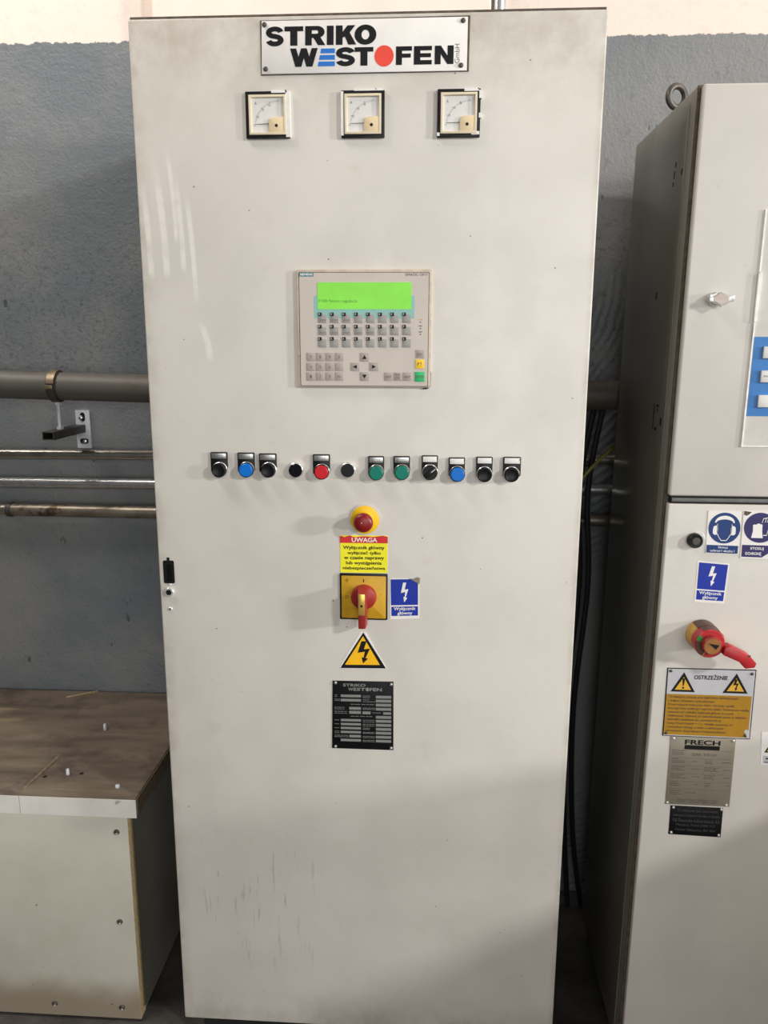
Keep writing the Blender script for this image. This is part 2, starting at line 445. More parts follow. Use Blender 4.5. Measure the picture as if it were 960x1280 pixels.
def bolt(mb, fr, u0, v0, u1, v1, w0, w1):
    return fr.sheet(mb, [(u0+(u1-u0)*a, v0+(v1-v0)*b) for a, b in BOLT][::-1], w0, w1)
def rivet(fr_pt, r, parent, mat_='alu', name='rivet'):
    p = fr_pt
    return MB().lathe((p.x, p.y, p.z), [(r*.45, -r*.75), (r*.85, -r*.5), (r, 0)], 12).build(name, mat_, parent)
def dash(mb, fr, u0, v, u1, h, w, words=3):
    """a line of print too small to read: short uneven strokes"""
    u = u0
    while u < u1-.002:
        L = min(u1-u, random.uniform(.5, 1.2)*(u1-u0)/words)
        fr.rect(mb, u, v-h*.5, u+L*.82, v+h*random.uniform(.3, .5), w-.0001, w); u += L
    return mb

# ================================================================== the setting
FZ = 0.0; WY = 0.612
struct(MB().box(-3.2, 4.2, WY, WY+.2, FZ-.05, 4.6).build('wall_back', 'wall_paint', smooth=False))
struct(MB().box(-3.2, 4.2, -5.0, WY, FZ-.1, FZ).build('floor', 'floor_concrete', smooth=False))
# unseen low wall, added to throw the shadow on the lower cabinets
struct(MB().box(1.62, 1.77, -1.9, -.05, 0, .895).build('added_shadow_wall', 'plaster_white', smooth=False))
# shallow plaster pilaster above the tall cabinet and the conduit let in beside it
xa = hit(189, 8, WY-.03).x; xb = hit(614, 8, WY-.03).x
struct(MB().box(xa, xb, WY-.03, WY+.001, 2.262, 4.6).build('trim_1', 'plaster_white', bevel=.004, smooth=False))
xc = hit(624.5, 6, WY-.02).x
t = thing('conduit_pipe', (xc, WY, 2.2), 'grey vertical conduit pipe on the white wall above the tall cabinet', 'pipe')
MB().lathe((xc, WY-.0155, 2.12), [(.0145, 0), (.0145, 2.4)], 16, 'z').build('pipe', 'galvanised', t)
MB().box(xc-.022, xc+.022, WY-.034, WY, 2.45, 2.475).build('clip', 'galvanised', t, bevel=.002)

# ================================================================== pipes on the wall
def zline(pl, pr, Y):
    a = hit(*pl, Y); b = hit(*pr, Y); s = (b.z-a.z)/(b.x-a.x)
    return lambda x: a.z+s*(x-a.x)
PIPE_Y = 0.492
zl = zline((0, 480.5), (186, 486), PIPE_Y)
def pipe(name, Y, zf, r, material, label):
    p = MB().tube([(x, Y, zf(x)) for x in (-3.0, -.6, 0, .6, 1.2, 2.6)], r, 24).build(name, material)
    return tag(p, label, 'pipe')
zl2 = lambda x: zl(x) if x < .2 else zl(.2)
pipe('insulated_pipe', PIPE_Y, zl2, .0345, 'pipe_grey', 'thick grey-brown pipe held by a clamp, running along the wall above the thin pipes')
zp1 = zline((0, 567.5), (190, 569), .575); zp2 = zline((0, 603), (193, 605), .572); zp3 = zline((0, 636.5), (195, 640.5), .570)
pipe('steel_pipe', .577, lambda x: zp1(x) if x < .2 else zp1(.2), .0132, 'steel_pipe', 'thin dull steel pipe, topmost of the three thin pipes below the wall bracket')
pipe('steel_pipe', .574, lambda x: zp2(x) if x < .2 else zp2(.2), .0140, 'galvanised', 'thin shiny steel pipe, middle one of the three thin wall pipes')
p3 = thing('steel_pipe', (-1, .57, 1.0), 'thin worn steel pipe with a coupling, lowest of the three thin wall pipes', 'pipe')
MB().tube([(x, .571, zp3(x) if x < .2 else zp3(.2)) for x in (hit(14, 636, .57).x, 0, .6, 1.2, 2.6)], .0168, 20).build('pipe_length', 'steel_pipe_worn', p3)
MB().tube([(x, .571, zp3(x)) for x in (-3.0, hit(14, 636, .57).x)], .0145, 20).build('pipe_length', 'steel_pipe', p3)
xk = hit(14, 636, .57).x
MB().tube([(xk-.009, .571, zp3(xk)), (xk+.004, .571, zp3(xk))], .0195, 20).build('coupling', 'dark_steel', p3)

bx = -.403; bz = hit(104, 537, WY).z
br = thing('pipe_bracket', (bx, WY, bz-.06), 'zinc wall bracket with slotted plate, channel arm and clamp holding the thick pipe', 'bracket')
zoomP = zoom(30, 450, 960/110)
def plateXZ(x, y): return XZ(*zoomP(x, y), WY-.006)
(x0, z1), (x1, z0) = plateXZ(556, 548), plateXZ(740, 962)
pl = MB()
# plate with two slots: built as rows between the slots
def slot(cx, cz, w, h, n=6):
    r = min(w, h)/2; return rrect(cx-w/2, cx+w/2, cz-h/2, cz+h/2, r*.98, n)
s1 = plateXZ(637, 622); s2 = plateXZ(658, 885)
zm = (z0+z1)/2
def plate_half(mb, xa, xb, za, zb, c, w, h):
    # ring between rectangle and slot, matched by angle
    inner = slot(c[0], c[1], w, h); outer = []
    for (x, z) in inner:
        dx, dz = x-c[0], z-c[1]
        k = min(((xb-c[0]) if dx > 0 else (xa-c[0]))/dx if abs(dx) > 1e-9 else 1e9, ((zb-c[1]) if dz > 0 else (za-c[1]))/dz if abs(dz) > 1e-9 else 1e9)
        outer.append((c[0]+dx*k, c[1]+dz*k))
    # add exact corners by snapping nearest points
    for cx, cz in ((xa, za), (xa, zb), (xb, za), (xb, zb)):
        i = min(range(len(outer)), key=lambda i: (outer[i][0]-cx)**2+(outer[i][1]-cz)**2); outer[i] = (cx, cz)
    mb.ring(outer, inner, WY-.006, WY)
plate_half(pl, x0, x1, zm, z1, s1, .0135, .024)
plate_half(pl, x0, x1, z0, zm, s2, .024, .0145)
pl.build('wall_plate', 'zinc_white', br, smooth=False)
MB().box(x0+.004, x1-.004, WY-.001, WY, z0+.004, z1-.004).build('slot_shadow_sheet', 'hole_black', br)  # black sheet standing in for the shadow inside the slots
for c, nm in ((plateXZ(622, 630), 'bolt'), (plateXZ(668, 885), 'bolt')):
    MB().lathe((c[0], WY, c[1]), [(.0035, -.012), (.006, -.0105), (.006, 0)], 6).build(nm, 'galvanised', br)
ax0, ay0 = bx-.006, .425
arm = MB()
aw, ah, th = .0145, .010, .0022
zc = bz+.004
for a in ((ax0-aw, ax0+aw, zc+ah-th, zc+ah), (ax0-aw, ax0+aw, zc-ah, zc-ah+th), (ax0-aw, ax0-aw+th, zc-ah+th, zc+ah-th), (ax0+aw-th, ax0+aw, zc-ah+th, zc+ah-th)):
    arm.box(a[0], a[1], ay0, WY-.005, a[2], a[3])
arm.build('channel_arm', 'dark_steel', br)
rx, ry = bx-.006, PIPE_Y
zp = zl(rx)
MB().lathe((rx, ry, zc+ah), [(.0046, 0), (.0046, zp-.036-zc-ah)], 10, 'z').build('threaded_rod', 'zinc_white', br)
for zz in (zc+ah, zp-.047): MB().lathe((rx, ry, zz), [(.0085, 0), (.0085, .007)], 6, 'z').build('nut', 'zinc_white', br)
def band(a0, a1, r, wdt, m, nm, e=.0035):
    mb = MB(); n = 18
    L = []
    for i in range(n+1):
        a = math.radians(a0+(a1-a0)*i/n); L.append((math.cos(a), math.sin(a)))
    f = [(rx-wdt, ry+r*c, zp+r*s) for c, s in L]+[(rx-wdt, ry+(r+e)*c, zp+(r+e)*s) for c, s in L[::-1]]
    g = [(rx+wdt, y, z) for _, y, z in f]
    mb.quad_prism(f, g).build(nm, m, br)
band(0, 168, .0362, .0095, 'brass_band', 'clamp_band'); band(190, 352, .0362, .0095, 'dark_steel', 'clamp_band')
band(0, 359, .0346, .0125, 'gasket', 'clamp_lining', .0016)
for s in (-1, 1): MB().box(rx-.0095, rx+.0095, ry+s*.040-.006*(s < 0), ry+s*.040+.006*(s > 0), zp-.005, zp+.005).build('clamp_lug', 'brass_band', br, bevel=.001)

# ================================================================== low boarded box beside the cabinet
BY = 0.081
lz1 = hit(171, 997, BY).z; lz0 = hit(173, 1019, BY).z
lxr = hit(172, 1008, BY).x; fxr = hit(167, 1140, BY).x
bxl = -1.15; bz0 = .008
bo = thing('boarded_box', (-.6, .34, 0), 'low white laminate box with a stained brown wooden lid, beside the tall cabinet', 'box')
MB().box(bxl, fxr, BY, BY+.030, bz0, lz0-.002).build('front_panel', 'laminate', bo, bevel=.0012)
MB().box(fxr-.0005, fxr+.0006, BY+.0012, BY+.0295, bz0+.001, lz0-.003).build('raw_edge', 'chipboard', bo)
MB().box(fxr-.019, fxr-.001, BY+.0305, .598, bz0, lz0-.002).build('side_panel', 'enamel_side_shaded', bo)
MB().box(bxl, bxl+.018, BY+.0305, .598, bz0, lz0-.002).build('side_panel', 'enamel_side_shaded', bo)
MB().box(bxl, lxr-.002, BY-.008, .604, lz0, lz1).build('lid', 'stained_board', bo, bevel=.0012)
xj = hit(24, 1000, BY-.01).x
MB().box(bxl, xj-.0006, BY-.0105, BY-.0085, lz0-.001, lz1-.001).build('edge_strip', 'trim_white', bo)
MB().box(xj+.0006, lxr, BY-.0105, BY-.0085, lz0-.001, lz1-.001).build('edge_strip', 'trim_white', bo)
MB().box(lxr-.0015, lxr, BY-.008, .604, lz0+.001, lz1-.003).build('side_edge', 'chipboard_dark', bo)
for px, py in ((146, 1040), (150, 1152), (69, 1254), (153, 1259)):
    p = hit(px, py, BY)
    h = MB().lathe((p.x, BY, p.z), [(.0045, -.004), (.0062, -.0022), (.0066, .0)], 12).build('screw', 'dark_steel', bo)
    MB().lathe((p.x+.001, BY-.0042, p.z-.002), [(.0022, -.0012), (.0028, .0)], 8).build('screw_tip', 'chrome', h)
def onlid(px, py):
    d = _f + RI*(px-480)/FPX - UP*(py-640)/FPX; return CAM+d*((lz1-CAM.z)/d.z)
for px, py, hh, r in ((85, 968, .014, .0042), (131.5, 912, .016, .0042), (147, 984, .006, .0052)):
    p = onlid(px, py); MB().lathe((p.x, p.y, lz1), [(r, 0), (r, hh*.8), (r*.7, hh)], 10, 'z').build('bolt', 'zinc_white', bo)
for px, py in ((56, 971), (102, 967)):
    p = onlid(px, py); MB().lathe((p.x, p.y, lz1), [(.005, 0), (.005, .0006)], 10, 'z').build('bolt_hole', 'hole_black', bo)
a, b = onlid(28, 988), onlid(73, 947)
d = (b-a).normalized(); q = Vector((-d.y, d.x, 0))*.0035
MB().quad_prism([a-q, a+q, b+q, b-q], [v+Vector((0, 0, .0035)) for v in (a-q, a+q, b+q, b-q)]).build('wood_splinter', 'chipboard_dark', bo)
a, b = onlid(83, 872), onlid(122, 864)
d = (b-a).normalized(); q = Vector((-d.y, d.x, 0))*.003
MB().quad_prism([a-q, a+q, b+q*.4, b-q*.4], [v+Vector((0, 0, .002)) for v in (a-q, a+q, b+q*.4, b-q*.4)]).build('wood_splinter', 'chipboard', bo)

# ================================================================== tall electrical cabinet
ZB, ZT = .1, 2.0875
EC = thing('electrical_cabinet', (.4, .2, 0), 'tall pale grey electrical cabinet with a keypad panel, push buttons and three meters', 'cabinet')
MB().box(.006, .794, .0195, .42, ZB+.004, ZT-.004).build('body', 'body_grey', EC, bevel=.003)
MB().box(.03, .77, .04, .41, 0, ZB+.004).build('plinth', 'plinth_black', EC)
MB().box(.012, .79, .0165, .02, ZB+.012, ZT-.012).build('door_gasket', 'gasket', EC)
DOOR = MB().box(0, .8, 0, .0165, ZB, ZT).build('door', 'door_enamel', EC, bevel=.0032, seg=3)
MB().box(.004, .797, .002, .03, ZT-.0005, ZT+.0035).build('top_lip', 'rust_edge', EC)
# lock on the opening side
zk = zoom(180, 660, 4.27)
(x0, z1), (x1, z0) = XZ(*zk(107, 178)), XZ(*zk(160, 290))
lk = MB().prism(rrect(x0-.002, x1+.002, z0-.002, z1+.002, .003), -.0012, 0).build('handle_recess', 'black_plastic', DOOR)
MB().box(x0+.006, x1-.003, -.0022, -.0012, z0+.003, z1-.006).build('handle_slot', 'black_gloss', DOOR)
c = XZ(*zk(129, 168)); MB().box(c[0]-.0025, c[0]+.0025, -.001, 0, c[1]-.004, c[1]+.004).build('slot_tab', 'black_plastic', DOOR)
c = XZ(*zk(137, 340)); MB().lathe((c[0], 0, c[1]), [(.0085, -.005), (.0092, -.0042), (.0095, 0)], 24).build('lock_rosette', 'chrome', DOOR)
MB().lathe((c[0], 0, c[1]), [(.0055, -.0066), (.006, -.005)], 6).build('lock_insert', 'black_plastic', DOOR)
c = XZ(*zk(137, 301)); MB().lathe((c[0], 0, c[1]), [(.002, -.0018), (.0032, 0)], 10).build('screw', 'chrome', DOOR)
c = XZ(*zk(141, 432)); MB().lathe((c[0], 0, c[1]), [(.003, -.002), (.0045, 0)], 12).build('screw', 'chrome', DOOR)
MB().lathe((c[0], 0, c[1]), [(.0016, -.0024), (.0016, -.0015)], 8).build('screw_recess', 'hole_black', DOOR)

# --- maker's sign
zs = zoom(290, 0, 2.8235)
F = Frame((327.2, 26.9), (584.9, 21.3), (583.4, 88.6), (327.4, 93.2))
S = F.rect(MB(), 0, 0, 1, 1, 0, .0022).build('maker_sign', 'sign_white', EC, bevel=.0006, label='white maker sign with black, blue and red lettering')
F2 = Frame(*[(p[0]+dx, p[1]+dy) for p, dx, dy in (((327.2, 26.9), -2, -1), ((584.9, 21.3), 3, -2), ((583.4, 88.6), 2.5, 1), ((327.4, 93.2), -1, 1.5))])
F2.rect(MB(), 0, 0, 1, 1, 0, .0009).build('sign_backing', 'rust_edge', S)
def U(x): return (x-105)/727
w = F.at(.0026)
L = MB(); bb = .05
for ch, a, b in (('S', 121, 184), ('T', 187, 254), ('R', 261, 330), ('I', 338, 362), ('K', 370, 440), ('O', 436, 513)): MB().block(ch, w, U(a), .115, U(b), .475).build('letter', 'print_black', S)
for ch, a, b in (('W', 207, 306), ('S', 371, 438), ('T', 437, 503), ('F', 583, 639), ('E', 646, 709), ('N', 719, 785)): MB().block(ch, w, U(a), .527, U(b), .875).build('letter', 'print_black', S)
MB().text('GmbH', w, U(789), .50, U(806), .86, .0, rot=1).build('lettering', 'grey_print', S)
for k in range(3):
    v0 = .54+.122*k
    o_ = .018*(v0-.5)
    F.sheet(MB(), [(U(318)-.05*(v0+.08-.54), v0+.088), (U(367), v0+.088), (U(367), v0), (U(318)-.05*(v0-.54), v0)], .0022, .0027).build('blue_stripe', 'print_blue', S)
p = [(.6+.0465*math.cos(2*math.pi*i/32), .70+.2*math.sin(2*math.pi*i/32)) for i in range(32)]
F.sheet(MB(), p[::-1], .0022, .0027).build('red_disc', 'print_red', S)
for u, v in ((.014, .07), (.978, .07), (.02, .905), (.972, .90)): rivet(F(u, v, .0022), .0042, S, 'dark_steel', 'screw')

# --- three panel meters
def meter(tl, tr, br_, bl, chips):
    Fm = Frame(tl, tr, br_, bl, 0)
    cs = Fm.c; x0 = (cs[0].x+cs[3].x)/2; x1 = (cs[1].x+cs[2].x)/2; z1 = (cs[0].z+cs[1].z)/2; z0 = (cs[2].z+cs[3].z)/2
    b = .0055
    R = lambda d, e=0: [(x0+d, z0+d), (x1-d-e, z0+d), (x1-d-e, z1-d), (x0+d, z1-d)]
    mt = MB().ring(R(0), R(b), -.006, 0).build('ammeter', 'black_plastic', EC, bevel=.0008, label='square panel meter with a cream bezel')
    MB().ring(R(b), R(b+.004), -.0075, 0).build('bezel', 'cream_light', mt, bevel=.0006)
    i0, i1, j0, j1 = x0+b+.004, x1-b-.004, z0+b+.004, z1-b-.004; W_, H_ = i1-i0, j1-j0
    MB().box(i0, i1, -.0035, 0, j0, j1).build('dial', 'dial_white', mt)
    MB().prism([(i0+W_*.54, j0-.001), (i1+.001, j0-.001), (i1+.001, j0+H_*.43), (i0+W_*.68, j0+H_*.43), (i0+W_*.58, j0+H_*.40), (i0+W_*.54, j0+H_*.32)], -.0068, -.0035).build('corner_cover', 'cream', mt, bevel=.0006)
    MB().lathe((i0+W_*.77, -.0068, j0+H_*.19), [(.0016, -.001), (.0026, -.0004), (.0027, 0)], 12).build('screw', 'hole_black', mt)
    MB().prism([(i0+W_*.10, j0+H_*.245), (i0+W_*.54, j0+H_*.265), (i0+W_*.54, j0+H_*.235), (i0+W_*.10, j0+H_*.235)], -.0048, -.0042).build('needle', 'grey_print', mt)
    mk_ = MB()
    fn = lambda u, v: (i0+W_*u, -.0038, j1-H_*v)
    mk_.text('A', fn, .10, .12, .17, .20)
    for u, v in ((.20, .55), (.36, .34), (.56, .22)): mk_.text('o', fn, u-.03, v-.03, u+.03, v+.03)
    for k in range(22):
        a = math.radians(176-88*k/21); cx, cz = i0+W_*.86, j1-H_*.86; r = W_*.74; l = W_*(.06 if k % 5 == 0 else .03)
        c_, s_ = math.cos(a), math.sin(a); t_ = W_*.006
        mk_.prism([(cx+r*c_-t_*s_, cz+r*s_+t_*c_), (cx+r*c_+t_*s_, cz+r*s_-t_*c_), (cx+(r+l)*c_+t_*s_, cz+(r+l)*s_-t_*c_), (cx+(r+l)*c_-t_*s_, cz+(r+l)*s_+t_*c_)], -.0039, -.0036)
    mk_.build('dial_markings', 'grey_print', mt)
    pc = lambda a, b_, c_, d_: MB().box(x0+(x1-x0)*a, x0+(x1-x0)*b_, -.0064, -.0001, z1-(z1-z0)*d_, z1-(z1-z0)*c_).build('paint_residue', 'paint_chip', mt)
    for c in chips: pc(*c)
meter((307.2, 115.6), (362.3, 114.8), (362.3, 173.2), (309, 174.6), [(.92, 1.02, .0, .98), (.6, .95, -.02, .04)])
meter((426.6, 114.2), (481, 113.5), (480.8, 172.6), (427.3, 173.5), [(-.005, .055, .02, .95), (.3, .99, -.03, .015)])
meter((546.4, 112.3), (600.6, 112), (599.8, 172.3), (547, 172.6), [(.62, .96, -.01, .05), (.965, 1.03, .03, .2), (.965, 1.03, .5, .6), (.8, .99, .88, .95), (0, .06, .9, .97)])

# --- operator panel
zo = zoom(360, 325, 5.0526); PT = .0065
def rc(x0, y0, x1, y1, Y, z=zo):
    """axis-aligned place of a photographed rectangle on the plane Y"""
    ym, xm = (y0+y1)/2, (x0+x1)/2
    return XZ(*z(x0, ym), Y)[0], XZ(*z(x1, ym), Y)[0], XZ(*z(xm, y1), Y)[1], XZ(*z(xm, y0), Y)[1]
X0, X1, Z0, Z1 = rc(61, 60, 905, 803, -.002)
OP = MB().prism(rrect(X0, X1, Z0, Z1, .004), -PT, 0).build('operator_panel', 'panel_rim', EC, bevel=.0012, label='beige operator panel with green display and keypad')
X0, X1, Z0, Z1 = rc(73, 76, 889, 798, -PT)
MB().prism(rrect(X0, X1, Z0, Z1, .002), -PT-.0003, -PT).build('face_groove', 'dark_brown', OP)
X0, X1, Z0, Z1 = rc(77, 80, 885, 794, -PT)
MB().prism(rrect(X0, X1, Z0, Z1, .002), -PT-.0006, -PT).build('face_plate', 'panel_face', OP)
Y1 = -PT-.0006
def patch(nm, m, r, t=.0005, y=Y1, z=zo, bevel=0, parent=None):
    a, b, c, d = rc(*r, y, z)
    return MB().box(a, b, y-t, y, c, d).build(nm, m, parent or OP, bevel=bevel)
def ptext(mb, s, r, y, z=zo, bold=0.0):
    a, b, c, d = rc(*r, y, z); return mb.text(s, lambda u, v: (a+(b-a)*u, y, d-(d-c)*v), 0, 0, 1, 1, bold)
patch('teal_field', 'panel_teal', (166, 226, 798, 368), .0003)
patch('display', 'screen_green', (187, 141, 780, 311), .0006)
ptext(MB(), 'F100 Nowa regulacja', (194, 249, 438, 272), Y1-.0009).build('display_text', 'screen_ink', OP)
patch('brand_label', 'brand_teal', (70, 78, 160, 104), .0003)
ptext(MB(), 'SIEMENS', (75, 84, 154, 98), Y1-.0005, bold=.03).build('lettering', 'print_white', OP)
ptext(MB(), 'SIMATIC OP17', (741, 83, 884, 100), Y1-.0003).build('lettering', 'key_print', OP)
led = MB(); ink = MB()
for j, (y0, lab) in enumerate(((332, ''), (410, ''), (487, ''))):
    for i in range(8):
        x = 192+76*i
        k = patch('function_key', 'key_silver', (x, y0+12, x+52, y0+64), .0012, bevel=.0003)
        a = patch('key_led_window', 'print_black', (x-1, y0, x+21, y0+22), .0015)
        a.parent = k; a.location = Vector(a['_w'])-Vector(k['_w'])
        if j == 0: pass
        ptext(ink, 'F' if j < 2 else 'K', (x+3, y0+5, x+10, y0+17), Y1-.0018)
        if (j == 0 and i < 3) or (j == 1 and i < 5):
            ptext(led, ('linia', 'praca', 'alarm', 'start', 'stop')[i] if False else '====', (x+8, y0+44, x+46, y0+52), Y1-.0014)
ink.build('lettering', 'print_white', OP); led.build('fine_print', 'key_print', OP)
numx = (119, 178, 238, 298); numy = (586, 648, 709)
kt = MB()
for j, row in enumerate((('7', '8', '9', '0'), ('4', '5', '6', '.'), ('1', '2', '3', '+/-'))):
    for i, s in enumerate(row):
        patch('number_key', 'key_grey', (numx[i], numy[j], numx[i]+52, numy[j]+52), .001, bevel=.0003)
        wx = 5 if len(s) == 1 else 15
        if s == '.': ptext(kt, s, (numx[i]+23, numy[j]+32, numx[i]+28, numy[j]+37), Y1-.0013)
        else: ptext(kt, s, (numx[i]+26-wx, numy[j]+18, numx[i]+26+wx, numy[j]+36), Y1-.0013)
for nm, r in (('SHIFT', (609, 710, 661, 762)), ('HELP', (727, 710, 780, 762)), ('ESC', (808, 568, 861, 620))):
    patch('command_key', 'key_grey', r, .001, bevel=.0003)
    ptext(kt, nm, (r[0]+8, r[1]+20, r[2]-8, r[1]+36), Y1-.0013)
patch('command_key', 'key_grey', (669, 710, 720, 762), .001, bevel=.0003)
ptext(kt, 'INS', (680, 718, 708, 732), Y1-.0013); ptext(kt, 'DEL', (680, 738, 710, 752), Y1-.0013)
patch('yellow_key', 'key_yellow', (806, 629, 860, 685), .0012, bevel=.0003); patch('enter_key', 'key_green', (801, 706, 863, 768), .0012, bevel=.0003)
ptext(kt, 'ENTER', (806, 729, 858, 746), Y1-.0015)
ptext(kt, '?', (815, 648, 829, 668), Y1-.0015); ptext(kt, '!', (838, 644, 843, 672), Y1-.0015)
kt.build('lettering', 'key_print', OP)
for (r, pts) in (((457, 586, 510, 640), [(.5, .26), (.76, .72), (.24, .72)]), ((397, 648, 450, 700), [(.25, .5), (.72, .26), (.72, .74)]),
                 ((516, 648, 570, 700), [(.75, .5), (.28, .74), (.28, .26)]), ((457, 709, 510, 762), [(.5, .74), (.24, .28), (.76, .28)])):
    k = patch('arrow_key', 'key_grey', r, .001, bevel=.0003)
    a, b, c, d = rc(*r, Y1)
    m_ = MB().prism([(a+(b-a)*u, d-(d-c)*v) for u, v in pts], Y1-.0014, Y1-.001).build('arrow_mark', 'print_black', OP)
for y, m_ in ((393, 'print_black'), (432, 'print_black'), (470, 'print_black')):
    a, b, c, d = rc(830, y-6, 842, y+6, Y1); MB().lathe(((a+b)/2, Y1, (c+d)/2), [(.0009, -.0005), (.0011, 0)], 8).build('status_led', m_, OP)
    patch('led_caption', 'key_print' if y > 400 else 'led_amber', (825, y-18, 847, y-13), .0002)
a, b, c, d = rc(862, 690, 898, 812, -.0005)
MB().prism([(b-.005, c-.001), (b+.001, c+.004), (b+.0015, d-.006), (b-.001, d), (b-.0025, c+.008), (b-.009, c+.002), (b-.016, c-.001)], -.0022, 0).build('broken_corner', 'black_plastic', OP)

# --- row of push buttons
za, zb_ = zoom(250, 555, 4.571), zoom(450, 555, 4.571)
BT = [(za, 105, 152, 'black', (60, 47, 155)), (za, 259, 151, 'blue', (214, 50, 310)), (za, 387, 153, 'black', (337, 55, 436)), (za, 545, 152, 'glass', None),
      (za, 692, 163, 'red', (645, 60, 742)), (za, 843, 152, 'plain', None), (zb_, 91, 168, 'green', (47, 70, 138)), (zb_, 238, 166, 'green', (192, 70, 286)),
      (zb_, 400, 166, 'selector', (354, 66, 446)), (zb_, 557, 176, 'blue', (508, 78, 601)), (zb_, 713, 178, 'black', (666, 74, 759)), (zb_, 868, 178, 'black', (820, 75, 921))]
capm = dict(black='black_plastic', blue='cap_blue', red='cap_red', green='cap_green', glass='black_gloss', plain='black_plastic', selector='black_plastic')
bn = dict(black='push button with black cap', blue='push button with blue cap', red='push button with red cap', green='push button with green cap', glass='dark glossy blanking plug with chrome ring', plain='black push button without a name plate', selector='black rotary selector knob with white line')
for z, cx, cy, kind, tg in BT:
    pr = .0165 if kind not in ('glass', 'plain') else .0095
    X, Z = XZ(*z(cx, cy), -pr)
    ring = MB().lathe((X, 0, Z), [(.0132, -.0085), (.0146, -.0072), (.0150, 0)], 28).build('push_button' if kind != 'selector' else 'selector_switch', 'chrome', EC, label=bn[kind])
    r = .0136 if kind in ('black', 'selector') else .0128
    if kind in ('glass', 'plain'): prof = [(.0115, -pr-.001), (.0127, -pr), (.0131, -.004)]
    elif kind == 'black': prof = [(.009, -pr+.0012), (.0112, -pr), (r-.0005, -pr+.0006), (r, -pr+.003), (r, -.006)]
    elif kind == 'selector': prof = [(r-.001, -pr), (r, -pr+.001), (r, -.006)]
    else: prof = [(.0112, -pr), (r-.0006, -pr+.0008), (r, -pr+.003), (r, -.006)]
    MB().lathe((X, 0, Z), prof, 28).build('cap', capm[kind], ring)
    if kind in ('blue', 'red', 'green'):
        MB().lathe((X, 0, Z), [(.0131, -pr+.0035), (.0140, -pr+.004), (.0142, -.006)], 28).build('cap_collar', 'dark_steel' if kind == 'green' else 'black_plastic', ring)
    if kind == 'selector':
        d = math.radians(40)
        c_, s_ = math.cos(d), math.sin(d)
        MB().prism([(X+a*c_-b*s_, Z+a*s_+b*c_) for a, b in ((-.0128, -.0042), (.0128, -.0042), (.0128, .0042), (-.0128, .0042))], -pr-.006, -pr+.001).build('grip', 'black_plastic', ring, bevel=.0012)
        MB().prism([(X+a*c_-b*s_, Z+a*s_+b*c_) for a, b in ((.003, -.0005), (.0128, -.0005), (.0128, .0005), (.003, .0005))], -pr-.0064, -pr-.006).build('pointer_line', 'print_white', ring)
    if tg:
        tx0 = XZ(*z(tg[0], tg[1]), -.004)[0]; tx1, tz1 = XZ(*z(tg[2], tg[1]), -.004)
        hw = (tx1-tx0)/2; xm = (tx0+tx1)/2
        MB().prism(rrect(xm-hw, xm+hw, Z-.004, tz1, .002), -.0055, 0).build('name_plate_holder', 'black_plastic', ring, bevel=.0006)
        worn = (cx, z) in ((400, zb_), (557, zb_), (713, zb_), (868, zb_))
        ins = MB().box(xm-hw+.002, xm+hw-.002, -.0066, -.0052, tz1-.0118, tz1-.0018).build('name_plate', 'paint_chip' if worn else 'alu', ring, bevel=.0004)
        if not worn:
            lm_ = MB()
            for q in (.0055, .0085):
                for e in range(4): lm_.box(xm-hw*.6+hw*.3*e, xm-hw*.6+hw*.3*e+hw*.22, -.0068, -.0066, tz1-q-.0008, tz1-q)
            lm_.build('fine_print', 'key_print', ring)

# --- emergency stop
ze = zoom(400, 620, 5.565)
X, Z = XZ(*ze(312, 166), -.003)
ES = MB().lathe((X, 0, Z), [(.0262, -.0034), (.0268, -.003), (.0272, 0)], 36).build('emergency_stop', 'safety_yellow', EC, label='red mushroom emergency stop on yellow disc')
MB().ring(circle(X, Z, .0293, 36), circle(X, Z, .0266, 36), -.0022, 0).build('clear_ring', 'hmi_grey', ES)
X2, Z2 = XZ(*ze(297, 190), -.034)
X2, Z2 = (X+X2)/2, (Z+Z2)/2
MB().lathe((X2, 0, Z2), [(.0135, -.013), (.0155, -.012), (.0160, -.003)], 28).build('collar', 'safety_yellow', ES)
MB().lathe((X2, 0, Z2), [(.0095, -.024), (.0105, -.012)], 20).build('stem', 'dark_steel', ES)
MB().lathe((X2, 0, Z2), [(.004, -.0385), (.0125, -.0375), (.0165, -.0345), (.0182, -.030), (.0178, -.025), (.014, -.0225)], 32).build('mushroom_cap', 'estop_red', ES)
MB().lathe((X2-.0025, 0, Z2+.0015), [(.0006, -.0392), (.001, -.0383)], 8).build('cap_dimple', 'print_white', ES)

# --- UWAGA sticker
F = Frame(ze(140, 273), ze(470, 276), ze(468, 536), ze(143, 531))
st = F.rect(MB(), 0, 0, 1, 1, 0, .0006).build('warning_sticker', 'sticker_yellow', EC, label='yellow warning sticker with red header')
F.sheet(MB(), [(-.005, .2), (1.005, .2), (1.005, .03), (.9, .0), (.7, .035), (.5, .02), (.3, .045), (.2, .0), (.1, .05), (-.005, .01)], .0006, .0010).build('red_header', 'sticker_red', st)
MB().text('UWAGA', F.at(.0013), .245, .055, .785, .175, .022).build('lettering', 'print_white', st)
L = MB()
for i, (s, u0, u1, asc, desc) in enumerate((('Wyłącznik główny', .06, .94, 0, 1), ('wyłączać tylko', .15, .86, 0, 1), ('w czasie naprawy', .08, .93, 0, 1), ('lub wystąpienia', .12, .88, 0, 1), ('niebezpieczeństwa', .05, .955, 0, .6))):
    v = .275+.137*i; L.text(s, F.at(.0009), u0, v, u1, v+.105+.012*desc, .022)
L.build('lettering', 'print_black', st)

